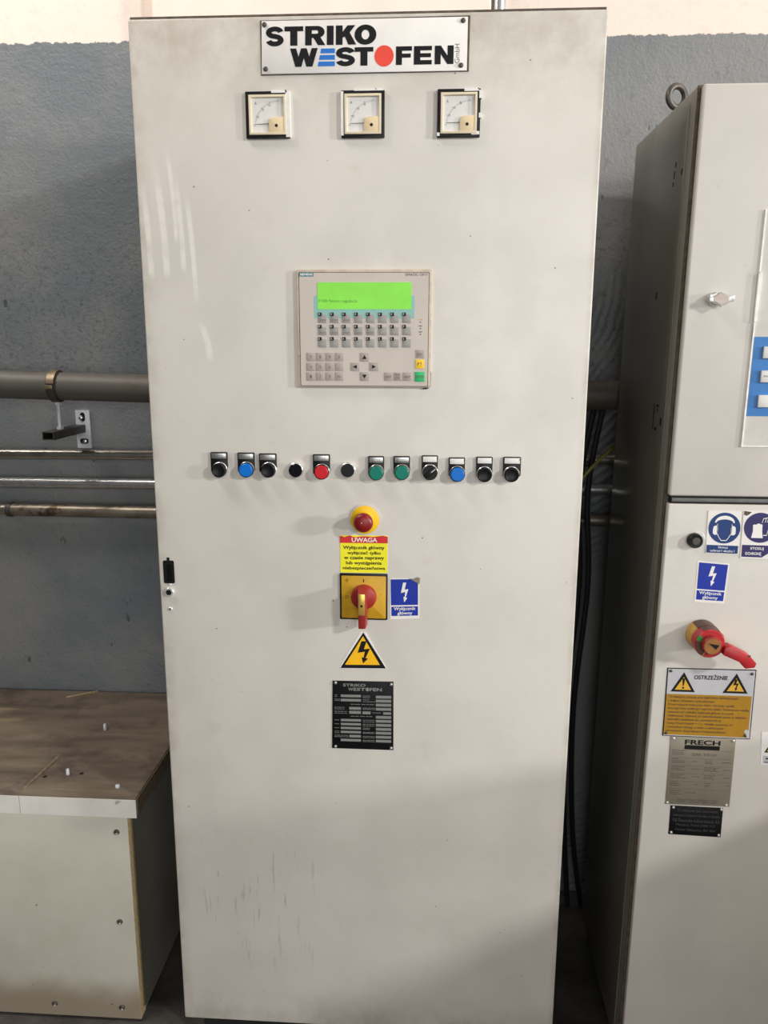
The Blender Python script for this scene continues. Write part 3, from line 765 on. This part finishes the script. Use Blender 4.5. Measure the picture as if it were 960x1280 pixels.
# --- main switch of the tall cabinet
X0, X1, Z0, Z1 = rc(139, 540, 470, 859, -.003, ze)
MS = MB().prism(rrect(X0, X1, Z0, Z1, .002), -.004, 0).build('main_switch', 'black_plastic', EC, bevel=.0008, label='red rotary main switch on a yellow plate')
X0, X1, Z0, Z1 = rc(150, 557, 458, 850, -.005, ze)
MB().prism(rrect(X0, X1, Z0, Z1, .0015), -.0055, -.004).build('yellow_plate', 'switch_yellow', MS, bevel=.0004)
X, Z = XZ(*ze(302, 712), -.016)
MB().lathe((X, 0, Z), [(.0195, -.0185), (.0225, -.0165), (.0240, -.012), (.0245, -.0055)], 36).build('knob', 'switch_red', MS)
hx, _ = XZ(*ze(291, 780), -.042); ht = XZ(*ze(291, 655), -.034)[1]; hb = XZ(*ze(295, 928), -.040)[1]
hl = MB()
fr_ = [(hx-.0078, hb), (hx+.0078, hb), (hx+.0088, ht), (hx-.0088, ht)]
hl.quad_prism([(hx-.0068, -.042, hb+.001), (hx+.0068, -.042, hb+.001), (hx+.0078, -.042, ht-.010), (hx-.0078, -.042, ht-.010)], [(hx-.0085, -.016, hb), (hx+.0085, -.016, hb), (hx+.0095, -.016, ht+.002), (hx-.0095, -.016, ht+.002)])
hl.build('handle', 'switch_red', MS, bevel=.0016)
a, b, c, d = rc(266, 684, 312, 832, -.0425, ze)
MB().box(a, b, -.0432, -.0415, c, d).build('handle_insert', 'bright_gold', MS, bevel=.0008)
X3, Z3 = XZ(*ze(289, 767), -.0435); MB().lathe((X3, 0, Z3), [(.0024, -.0438), (.0024, -.043)], 12).build('padlock_hole', 'hole_black', MS)
fy = -.0058
L = MB(); ptext(L, 'I', (300, 578, 306, 600), fy, ze, .02); L.build('lettering', 'print_black', MS)
c_ = XZ(*ze(188, 702), fy); MB().ring(circle(*c_, .0031, 20), circle(*c_, .0024, 20), fy, fy+.0003).build('off_symbol', 'print_black', MS)
c_ = XZ(*ze(186, 586), fy); MB().ring(circle(*c_, .0032, 4), circle(*c_, .0023, 4), fy, fy+.0003).build('lock_symbol', 'print_black', MS)

# --- blue sticker beside it
def bolt_sticker(F, parent, blue='sticker_blue', peeled=False):
    st = F.rect(MB(), 0, 0, 1, 1, 0, .0005).build('blue_sticker', 'sign_white', parent, label='blue sticker with a white lightning bolt')
    top = [(.04, .655), (.95, .655), (.95, .12), (.70, .02), (.04, .02)] if peeled else [(.05, .675), (.95, .675), (.95, .035), (.05, .035)]
    F.sheet(MB(), top, .0005, .0008).build('blue_field', blue, st)
    lo = (.69, .92) if peeled else (.71, .935)
    F.rect(MB(), .05, lo[0], .95, lo[1], .0005, .0008).build('blue_field', blue, st)
    bolt(MB(), F, .34, .10, .66, .585, .0008, .0011).build('lightning_bolt', 'print_white', st)
    L = MB(); h = lo[1]-lo[0]
    L.text('Wyłącznik', F.at(.0011), .13, lo[0]+.05*h, .87, lo[0]+.50*h, .016); L.text('główny', F.at(.0011), .25, lo[0]+.52*h, .76, lo[0]+.97*h, .016)
    L.build('lettering', 'print_white', st); return st
st = bolt_sticker(Frame(ze(483, 574), ze(692, 572), ze(692, 852), ze(488, 857)), EC, peeled=True)
F = Frame(ze(483, 574), ze(692, 572), ze(692, 852), ze(488, 857))
F.sheet(MB(), [(.66, 0), (1.0, .14), (1.02, .0), (.95, -.03), (.8, .01)], .0005, .0016).build('torn_corner', 'plate_metal', st)

# --- yellow triangle
F = Frame(ze(140, 945), ze(462, 945), ze(462, 1200), ze(140, 1197))
tr = F.sheet(MB(), [(-.01, .97), (.015, 1.01), (.985, 1.01), (1.0, .98), (.56, .0), (.44, .0)], 0, .0005).build('warning_triangle', 'sign_white', EC, label='yellow triangle sticker with a black lightning bolt')
F.sheet(MB(), [(.005, .995), (.99, .995), (.503, .012)], .0005, .0007).build('black_border', 'print_black', tr)
F.sheet(MB(), [(.105, .90), (.86, .90), (.495, .115)], .0007, .0009).build('yellow_field', 'warn_orange', tr)
bolt(MB(), F, .34, .25, .68, .86, .0009, .0011).build('lightning_bolt', 'print_black', tr)

# --- black rating plate
zr = zoom(400, 840, 8.727)
F = Frame(zr(138, 92), zr(802, 104), zr(801, 850), zr(133, 828))
RP = F.rect(MB(), 0, 0, 1, 1, 0, .0012).build('rating_plate', 'plate_black', EC, bevel=.0004, label='black rating plate with silver data fields')
def fuv(x, y): return F.uv(*zr(x, y))
def frect(nm, m, x0, y0, x1, y1, w0=.0012, w1=.0015):
    a = fuv(x0, y0); b = fuv(x1, y1); return F.rect(MB(), a[0], a[1], b[0], b[1], w0, w1).build(nm, m, RP)
for r in [(228, 242, 447, 274), (228, 288, 447, 320), (320, 377, 447, 409), (320, 420, 447, 454), (464, 426, 552, 458), (228, 507, 447, 538), (228, 550, 447, 581), (228, 593, 447, 624), (228, 636, 447, 667), (320, 681, 447, 712), (228, 723, 447, 756), (690, 435, 776, 463)]:
    frect('data_field', 'plate_field', *r)
for y in (255, 298, 342, 387, 475, 518, 562, 606, 648, 692, 735): frect('data_field', 'plate_field', 610, y, 777, y+33)
L = MB()
for s, r in (('STRIKO', (252, 122, 498, 158)), ('W', (308, 168, 362, 202)), ('E', (366, 168, 396, 203)), ('ST', (400, 168, 496, 203)), ('FEN', (542, 170, 675, 208))):
    a = fuv(r[0], r[1]); b = fuv(r[2], r[3]); L.text(s, F.at(.0015), a[0], a[1], b[0], b[1], .03)
L.build('lettering', 'plate_field', RP)
a = fuv(517, 187); p = [(a[0]+.03*math.cos(2*math.pi*i/20), a[1]+.027*math.sin(2*math.pi*i/20)) for i in range(20)]
F.sheet(MB(), p[::-1], .0012, .0015).build('disc_mark', 'plate_field', RP)
L = MB()
for (x0, x1, ys) in ((160, 190, (246, 262)), (160, 222, (292, 306)), (160, 272, (380, 398)), (160, 300, (424, 444)), (160, 212, (518, 560, 604)), (160, 215, (640, 658)), (160, 312, (684, 700)), (468, 550, (258, 276)), (468, 540, (300,)), (468, 605, (320, 390, 404)), (334, 600, (348,)), (334, 575, (478,)), (570, 665, (442,)), (468, 600, (522, 540, 566, 584, 654, 664, 698, 712, 740, 754)), (468, 545, (608, 622))):
    for y in ys:
        a = fuv(x0, y); b = fuv(x1, y); dash(L, F, a[0], a[1], b[0], .011, .0015, 4)
L.build('fine_print', 'plate_text', RP)
for x, y in ((170, 115), (777, 133), (170, 808), (775, 828)): rivet(F(*fuv(x, y), .0012), .0036, RP)

# ================================================================== machine control cabinet on the right
LEAN = .0072
def lx(x, z): return x+LEAN*(z-.1)
def leanbox(x0, x1, y0, y1, z0, z1):
    m_ = MB(); q = [(x0, z0), (x1, z0), (x1, z1), (x0, z1)]
    return m_.prism([(lx(x, z), z) for x, z in q], y0, y1)
CT = 1.978; CX = .9485; CR = CX+.62; CB = .045; BACK = .443
CC = thing('control_cabinet', (1.25, .2, 0), 'grey two-door control cabinet with a lifting eye, safety signs and a big red switch', 'cabinet')
leanbox(CX-.004, CR+.004, .0215, BACK, CB, CT).build('body', 'enamel_side_shaded', CC, bevel=.004)
MB().box(CX+.04, CR-.04, .06, BACK-.03, 0, CB+.002).build('plinth', 'plinth_black', CC)
leanbox(CX-.0045, CR+.004, .0165, .0215, CB, CT-.002).build('door_gasket', 'rust_edge', CC)
zu0 = hit(900, 621, 0).z; zd1 = hit(900, 630.5, 0).z
UD = leanbox(CX, CR, 0, .0165, zu0, CT-.004).build('upper_door', 'right_enamel', CC, bevel=.004, seg=3)
LD = leanbox(CX, CR, 0, .0165, CB+.004, zd1).build('lower_door', 'right_enamel', CC, bevel=.003, seg=3)
leanbox(CX+.004, CR, .004, .0165, zd1-.001, zu0+.001).build('door_gap', 'hole_black', CC)
leanbox(CX+.006, CR, .0015, .012, zd1+.0035, zu0-.0035).build('door_seal', 'seal_grey', CC, bevel=.001)
leanbox(CX-.0052, CX-.004, .055, .066, CB+.02, CT-.02).build('side_seam', 'enamel_side_shaded', CC)
# slots in the side
def side(px, py, X=.951):
    d = _f + RI*(px-480)/FPX - UP*(py-640)/FPX; p = CAM+d*((X-CAM.x)/d.x); return p
for px, py, hh, ww in ((845, 206, .008, .004), (843, 219, .012, .003), (841.5, 231, .007, .004), (852.5, 214.5, .009, .005), (820.5, 370, .014, .006), (817, 520, .05, .0035), (822, 512, .008, .004), (826, 527, .014, .007), (819, 536, .005, .012), (822, 507, .004, .014)):
    p = side(px, py); p = side(px, py, lx(CX-.004, p.z))
    MB().box(p.x-.0006, p.x+.001, p.y-ww/2, p.y+ww/2, p.z-hh/2, p.z+hh/2).build('side_slot', 'hole_black', CC)
# lifting eye
p = side(846, 128, lx(CX+.02, CT)); ec = Vector((lx(CX+.022, CT), .14, CT))
d_ = _f + RI*(846-480)/FPX - UP*(121-640)/FPX; pe = CAM+d_*((ec.x-CAM.x)/d_.x)
ec.y = pe.y
eye = MB().lathe((ec.x, ec.y, CT), [(.016, 0), (.016, .006), (.011, .010)], 20, 'z').build('lifting_eye', 'dark_steel', CC)
rz = pe.z
MB().tube([(ec.x+.92*.019*math.cos(a), ec.y+.4*.019*math.cos(a), rz+.019*math.sin(a)) for a in [2*math.pi*i/24 for i in range(24)]], .0062, 10, True).build('eye_ring', 'dark_steel', eye)
# quarter-turn latch of the upper door
zq = zoom(865, 350, 16)
c0 = XZ(*zq(420, 385), 0)
lt = MB().lathe((c0[0], 0, c0[1]), [(.009, -.018), (.011, -.016), (.012, 0)], 20).build('latch', 'chrome', CC, label='chrome quarter-turn latch')
LP = [(345, 335), (425, 330), (575, 235), (745, 315), (850, 310), (840, 430), (755, 440), (580, 540), (430, 450), (345, 440)]
MB().prism([XZ(*zq(x, y), -.02) for x, y in LP][::-1], -.022, -.016).build('latch_wing', 'chrome', lt, bevel=.001)
LP2 = [(440, 350), (575, 262), (740, 345), (735, 400), (580, 500), (435, 410)]
MB().prism([XZ(*zq(x, y), -.0225) for x, y in LP2][::-1], -.0232, -.022).build('latch_face', 'latch_face', lt)
# recessed keypad panel of the upper door
px0 = hit(927.5, 557, 0)
hx0, hz0 = px0.x, px0.z
hzt = hit(957, 262, 0).z
def hl_(z): return hx0+LEAN*(z-hz0)
HM = MB()
def hbox(x0, x1, z0, z1, y0, y1): return MB().prism([(hl_(z0)+x0, z0), (hl_(z0)+x1, z0), (hl_(z1)+x1, z1), (hl_(z1)+x0, z1)], y0, y1)
hm = hbox(0, .44, hz0, hzt, -.0015, 0).build('keypad_panel', 'hmi_grey', CC, label='grey keypad panel with a blue key field')
hbox(-.0025, 0, hz0-.002, hzt, -.0035, 0).build('panel_edge', 'clear_edge', hm); hbox(0, .44, hz0-.002, hz0, -.0025, 0).build('panel_edge', 'clear_edge', hm)
MB().prism([(hl_(z)+x, z) for x, z in ((-.0035, hit(945, 402, 0).z), (.001, hit(945, 402, 0).z), (.003, hit(951, 345, 0).z), (.001, hit(951, 339, 0).z), (-.0035, hit(951, 343, 0).z))], -.006, -.0015).build('edge_guard', 'clear_edge', hm)
zb0, zb1 = hit(940, 520, 0).z, hit(940, 421, 0).z
hbox(.0015, .43, zb0, zb1, -.0022, -.0015).build('blue_field', 'hmi_blue', hm)
for ky0, ky1, kx in ((433, 448, 952.3), (463, 478, 949.2), (493.5, 509, 945.8)):
    p0 = hit(kx, ky1, -.002); p1 = hit(kx, ky0, -.002)
    for k in range(3):
        MB().box(p0.x+.034*k, p0.x+.034*k+.024, -.0075, -.0022, p0.z, p1.z).build('key', 'dial_white', hm, bevel=.0012)
MB().text('start', lambda u, v: (hit(954.5, 470, -.008).x+.012*u, -.0078, hit(954, 469, -.008).z-.003*v), 0, 0, 1, 1).build('lettering', 'key_print', hm)
# small lock knob
zn = zoom(820, 620, 5.8214)
c = XZ(*zn(297, 320), -.002); kn = MB().lathe((c[0], 0, c[1]), [(.0138, -.004), (.0150, -.003), (.0154, 0)], 28).build('lock_knob', 'chrome', CC, label='black lock knob in a chrome ring')
c = XZ(*zn(290, 330), -.012); MB().lathe((c[0], 0, c[1]), [(.0085, -.0135), (.012, -.014), (.0132, -.012), (.0138, -.003)], 28).build('cap', 'black_plastic', kn)
MB().lathe((c[0], 0, c[1]), [(.003, -.0150), (.0062, -.0148), (.0075, -.0135)], 20).build('cap_centre', 'dark_steel', kn)

# --- ear protection sign
F = Frame(zn(380, 106), zn(622, 112), zn(594, 424), zn(358, 414))
sg = F.rect(MB(), 0, 0, 1, 1, 0, .0014).build('ear_protection_sign', 'sign_white', CC, label='white and blue sign with a head wearing ear muffs')
F.sheet(MB(), [(.52+.485*math.cos(2*math.pi*i/40), .395+.36*math.sin(2*math.pi*i/40)) for i in range(40)][::-1], .0014, .0017).build('blue_disc', 'sign_blue', sg)
F.rect(MB(), .02, .80, .985, .985, .0014, .0017).build('blue_band', 'sign_blue', sg)
Q = MB()
def head(t): # face outline
    return [(.52+s*x, y) for x, y, s in t]
out = [(.30, .30), (.31, .52), (.36, .60), (.44, .685), (.60, .685), (.68, .60), (.73, .52), (.74, .30)]
for i in range(len(out)-1):
    (a, b), (c2, d2) = out[i], out[i+1]; dx, dy = c2-a, d2-b; l = math.hypot(dx, dy*1.3); nx, ny = -dy/l*.011, dx/l*.009
    F.sheet(Q, [(a-nx, b-ny), (c2-nx, d2-ny), (c2+nx, d2+ny), (a+nx, b+ny)], .0017, .002)
for s in (-1, 1): F.sheet(Q, [(.52+s*x, y) for x, y in ((.215, .33), (.27, .34), (.325, .36), (.345, .41), (.345, .52), (.30, .555), (.225, .555), (.20, .50), (.195, .40))], .0017, .002)
arc = [(.52+.30*math.cos(math.radians(a)), .27-.165*math.sin(math.radians(a))) for a in range(0, 181, 15)]
arc2 = [(.52+.255*math.cos(math.radians(a)), .27-.08*math.sin(math.radians(a))) for a in range(180, -1, -15)]
F.sheet(Q, arc+arc2, .0017, .002)
Q.build('ear_muff_symbol', 'print_white', sg)
L = MB(); L.text('Stosuj', F.at(.002), .37, .82, .66, .885, .012); L.text('ochronę słuchu !', F.at(.002), .13, .90, .88, .97, .012); L.build('lettering', 'print_white', sg)

# --- glove sign
F = Frame(zn(636, 107), zn(885, 113), zn(860, 460), zn(610, 450))
sg = F.rect(MB(), 0, 0, 1, 1, 0, .0014).build('glove_sign', 'sign_white', CC, label='white and purple sign with a pair of gloves')
F.sheet(MB(), [(.52+.475*math.cos(2*math.pi*i/40), .345+.315*math.sin(2*math.pi*i/40)) for i in range(40)][::-1], .0014, .0017).build('purple_disc', 'sign_purple', sg)
F.sheet(MB(), [(.03, .97), (.62, .97), (.97, .80), (.97, .715), (.03, .715)], .0014, .0017).build('purple_band', 'sign_purple', sg)
F.sheet(MB(), [(.02, .08), (.1, .1), (.17, .07), (.24, .02), (.02, .0)], .0014, .0017).build('chipped_corner', 'dark_brown', sg)
F.sheet(MB(), [(.27, .56), (.61, .56), (.58, .42), (.575, .28), (.55, .265), (.52, .28), (.50, .255), (.465, .26), (.45, .255), (.42, .265), (.405, .285), (.36, .275), (.30, .29), (.31, .42)], .0017, .002).build('glove_symbol', 'print_white', sg)
Q = MB(); gl = [(.56, .24), (.60, .15), (.66, .145), (.72, .13), (.80, .15), (.86, .17), (.80, .30), (.74, .42), (.72, .50), (.62, .50)]
for i in range(len(gl)-1):
    (a, b), (c2, d2) = gl[i], gl[i+1]; dx, dy = c2-a, d2-b; l = math.hypot(dx, dy*1.4); nx, ny = -dy/l*.010, dx/l*.008
    F.sheet(Q, [(a-nx, b-ny), (c2-nx, d2-ny), (c2+nx, d2+ny), (a+nx, b+ny)], .0017, .002)
for a in (.64, .70, .76): F.sheet(Q, [(a, .23), (a+.015, .23), (a+.045, .15), (a+.03, .15)], .0017, .002)
Q.build('glove_outline', 'print_white', sg)
L = MB(); L.text('STOSUJ', F.at(.002), .27, .755, .66, .825, .02); L.text('OCHRONĘ', F.at(.002), .13, .86, .60, .94, .02); L.build('lettering', 'print_white', sg)

bolt_sticker(Frame(zn(303, 470), zn(537, 492), zn(495, 784), zn(278, 770)), CC)

# --- rotary main switch
zw = zoom(820, 760, 6.857)
X, Z = XZ(*zw(385, 222), 0)
SW = MB().lathe((X, 0, Z), [(.0268, -.030), (.0275, -.028), (.0285, 0)], 40).build('rotary_switch', 'worn_yellow', CC, label='large red rotary switch with yellow collar')
def sector(r0, r1, a0, a1, n=16):
    A = [math.radians(a0+(a1-a0)*i/n) for i in range(n+1)]
    return [(X+r1*math.cos(a), Z+r1*math.sin(a)) for a in A]+[(X+r0*math.cos(a), Z+r0*math.sin(a)) for a in A[::-1]]
MB().prism(sector(.026, .0291, 20, 128), -.0305, -.001).build('collar_brown_top', 'dark_brown', SW)  # brown upper part of the collar
MB().lathe((X, 0, Z), [(.0255, -.052), (.0272, -.050), (.0275, -.0305)], 40).build('knob', 'switch_red_bright', SW)
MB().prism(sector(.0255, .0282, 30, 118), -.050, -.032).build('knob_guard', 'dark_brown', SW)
MB().prism(sector(.017, .0262, 140, 165), -.0528, -.050).build('green_mark', 'chip_green', SW)
MB().prism(sector(.0165, .0258, 168, 240), -.0525, -.050).build('dark_segment', 'dark_brown', SW)
MB().prism(sector(.0166, .0262, 240, 243, 3), -.0530, -.050).build('index_line', 'bright_gold', SW)
X5, Z5 = X, Z
MB().lathe((X5, 0, Z5), [(.0160, -.064), (.0172, -.0625), (.0176, -.050)], 32).build('hub', 'switch_red', SW)
MB().lathe((X5, 0, Z5), [(.0146, -.0650), (.0150, -.064)], 32).build('hub_face', 'worn_brown', SW)
ar = [XZ(*zw(x, y), -.0655) for x, y in ((455, 306), (545, 322), (515, 358))]
MB().prism(ar[::-1], -.0655, -.065).build('arrow_mark', 'print_black', SW)
hp = [(590, 340), (640, 325), (800, 405), (862, 475), (845, 512), (765, 522), (715, 465), (570, 400)]
MB().prism([XZ(*zw(x, y), -.060) for x, y in hp][::-1], -.062, -.040).build('handle', 'switch_red_bright', SW, bevel=.002)
c = XZ(*zw(797, 415), -.0625); MB().box(c[0]-.001, c[0]+.003, -.0624, -.0615, c[1]-.0018, c[1]+.0018).build('padlock_slot', 'dark_brown', SW)
for x, y in ((290, 235), (288, 268)):
    c = XZ(*zw(x, y), -.03)
MB().box(X-.0262, X-.0215, -.0308, -.0300, Z-.004, Z+.003).build('collar_mark', 'sign_white', SW)

# --- warning plate
zg = zoom(810, 820, 5.3333)
F = Frame(zg(135, 83), zg(715, 97), zg(672, 549), zg(101, 525))
WP = F.rect(MB(), 0, 0, 1, 1, 0, .0014).build('warning_plate', 'sign_grey', CC, label='grey and gold warning plate with two triangles')
F.rect(MB(), -.012, -.012, 1.012, 1.012, -.0002, .0008).build('plate_backing', 'plate_black', WP)
F.rect(MB(), .0, .372, .985, .985, .0014, .0017).build('gold_field', 'text_gold', WP)
for u0, u1, ex in ((.045, .325, 1), (.645, .935, 0)):
    v0, v1 = .045, .335
    F.sheet(MB(), [(u0, v1), (u1, v1), ((u0+u1)/2, v0)], .0014, .0017).build('triangle_border', 'print_black', WP)
    F.sheet(MB(), [(u0+.045, v1-.03), (u1-.045, v1-.03), ((u0+u1)/2, v0+.07)], .0017, .0019).build('triangle_field', 'warn_gold', WP)
    um = (u0+u1)/2
    if ex:
        q = F.sheet(MB(), [(um-.006, .245), (um+.006, .245), (um+.016, .135), (um-.016, .135)], .0019, .0021); F.rect(q, um-.012, .262, um+.012, .287, .0019, .0021); q.build('exclamation_mark', 'print_black', WP)
    else: bolt(MB(), F, um-.04, .13, um+.04, .30, .0019, .0021).build('lightning_bolt', 'print_black', WP)
MB().text('OSTRZEŻENIE', F.at(.0017), .305, .065, .69, .145, .02).build('lettering', 'print_black', WP)
L = MB()
for i, (s, u1) in enumerate((('Ta maszyna pracuje pod napięciem elektrycznym', .83), ('i dużym ciśnieniem hydraulicznym.', .57), ('Przed rozpoczęciem prac elektr. lub hydr. należy', .80), ('bezwzględnie wyłączyć napięcie elektr. Dodatkowo należy', .97), ('zabezpieczyć wkładką wyłącznik główny w pozycji', .79), ('wyłączonej. Zabrania się jakichkolwiek zmian w układzie', .945), ('hydrauliki urządzenia bez zezwolenia firmy', .66), ('Oskar Frech GmbH + Co. Należy zapoznać się', .80), ('z instrukcją obsługi, a także z właściwymi', .69), ('przepisami dotyczącymi bezpieczeństwa.', .73))):
    v = .392+.0565*i; L.text(s, F.at(.002), .03, v, u1, v+.045, .01)
L.build('lettering', 'dark_brown', WP)
F.sheet(MB(), [(.93, .90), (.955, .93), (.97, .99), (1.0, 1.0), (1.0, .89), (.95, .86)], .0014, .0022).build('torn_corner', 'sign_grey', WP)
for u, v in ((.03, .03), (.965, .045), (.03, .965), (.95, .955)): rivet(F(u, v, .0017), .003, WP, 'dark_steel')

# --- silver rating plate
F = Frame(zg(150, 534), zg(585, 553), zg(541, 1004), zg(113, 984))
SP = F.rect(MB(), 0, 0, 1, 1, 0, .0012).build('silver_rating_plate', 'plate_metal', CC, bevel=.0004, label='silver data plate with rivets')
MB().text('FRECH', F.at(.0015), .225, .035, .77, .105, .03).build('lettering', 'print_black', SP)
F.rect(MB(), .225, .115, .765, .175, .0012, .0015).build('black_bar', 'print_black', SP)
MB().text('DAK 315 U1', F.at(.0015), .355, .225, .72, .265, .0).build('lettering', 'plate_metal_text', SP)
L = MB()
L.text('Oskar Frech GmbH + Co.', F.at(.0015), .17, .905, .82, .937); 
for v, rows in ((.20, [(.04, .25)]), (.225, [(.04, .22)]), (.25, [(.05, .24)]), (.32, [(.05, .15), (.56, .67)]), (.35, [(.05, .27), (.36, .46), (.56, .68), (.82, .98)]), (.372, [(.05, .25), (.56, .68)]),
                (.435, [(.05, .26), (.55, .78)]), (.46, [(.05, .20), (.37, .50), (.55, .75), (.85, .99)]), (.482, [(.05, .26), (.55, .77)]), (.55, [(.05, .26), (.56, .74)]), (.575, [(.05, .20), (.38, .49), (.56, .70), (.86, 1.0)]), (.60, [(.05, .32), (.56, .73)]),
                (.665, [(.05, .17), (.58, .68)]), (.69, [(.05, .19), (.41, .49), (.58, .68), (.92, 1.0)]), (.712, [(.05, .21), (.58, .66)]), (.79, [(.06, .22)]), (.815, [(.06, .2), (.30, .46)]), (.84, [(.06, .25)]), (.955, [(.18, .83)])):
    for a, b in rows: dash(L, F, a, v, min(b, .97), .008, .0015, 3)
for v in (.185, .30, .415, .53, .645, .76): F.rect(L, .03, v-.0008, .97, v+.0008, .0012, .0014)
L.build('fine_print', 'plate_metal_text', SP)
for x, y in ((170, 546), (568, 563), (128, 974), (520, 992)): rivet(F(*F.uv(*zg(x, y)), .0012), .003, SP, 'chrome')

# --- small black plate
F = Frame(zg(150, 994), zg(500, 1012), zg(483, 1207), zg(135, 1185))
BP = F.rect(MB(), 0, 0, 1, 1, 0, .0012).build('small_black_plate', 'plate_black', CC, bevel=.0004, label='small black plate with faint lettering')
L = MB()
for i, (s, u0, u1) in enumerate((('Ta maszyna jest zastawem', .13, .90), ('zabezpieczającym kredyt w banku', .06, .95), ('KB Deutsche Industriebank AG', .06, .96), ('Maszyna: Frech DAK 315', .13, .87), ('Numer fabryczny: 351 404', .12, .88))):
    v = .10+.165*i; L.text(s, F.at(.0014), u0, v, u1, v+.11)
L.build('lettering', 'plate_text_dim', BP)
for x, y in ((168, 1006), (488, 1021), (153, 1172), (470, 1192)): rivet(F(*F.uv(*zg(x, y)), .0012), .0028, BP, 'chrome')

# --- sticker at the handle side
F = Frame(zg(758, 507), zg(960, 512), zg(950, 735), zg(750, 722))
ST = F.rect(MB(), 0, 0, 1, 1, 0, .0006).build('white_sticker', 'sign_white', CC, label='white sticker with a yellow warning triangle')
F.sheet(MB(), [(.10, .62), (.90, .62), (.5, .08)], .0006, .0008).build('triangle_border', 'print_black', ST)
F.sheet(MB(), [(.19, .575), (.81, .575), (.5, .16)], .0008, .001).build('triangle_field', 'sticker_yellow', ST)
F.rect(MB(), .07, .72, .93, .96, .0006, .0008).build('caption_box', 'sign_grey', ST)
L = MB(); dash(L, F, .16, .81, .84, .05, .001, 3); dash(L, F, .12, .92, .88, .03, .001, 3); L.build('fine_print', 'print_black', ST)

# ================================================================== cables in the gap
def cable(pts, r, m, label, grp=None):
    P = [Vector(p) for p in pts]; out = []
    for i in range(len(P)-1):
        a, b, c, d = P[max(i-1, 0)], P[i], P[i+1], P[min(i+2, len(P)-1)]
        for k in range(8):
            t = k/8; out.append(.5*((2*b)+(c-a)*t+(2*a-5*b+4*c-d)*t*t+(3*b-a-3*c+d)*t**3))
    out.append(P[-1])
    return tag(MB().tube(out, r, 8).build('cable', m), label, 'cable', grp)
cable([(1.02, .52, 1.335), (.95, .49, 1.30), (.87, .47, 1.20), (.845, .47, 1.02), (.85, .48, .7), (.84, .5, .35), (.86, .5, .012)], .0045, 'cable_green', 'thin yellow-green cable arching down in the dark gap between the two cabinets')
for i in range(4):
    x = .848+.022*i
    cable([(x+.03, .535, 1.42), (x, .53, 1.2), (x+.012, .525, .95), (x-.008, .52, .6), (x+.01, .53, .25), (x+.015*i, .53, .012)], .007, 'cable_black', 'black cable hanging beside others behind the gap between the cabinets', 'black cables in the gap')
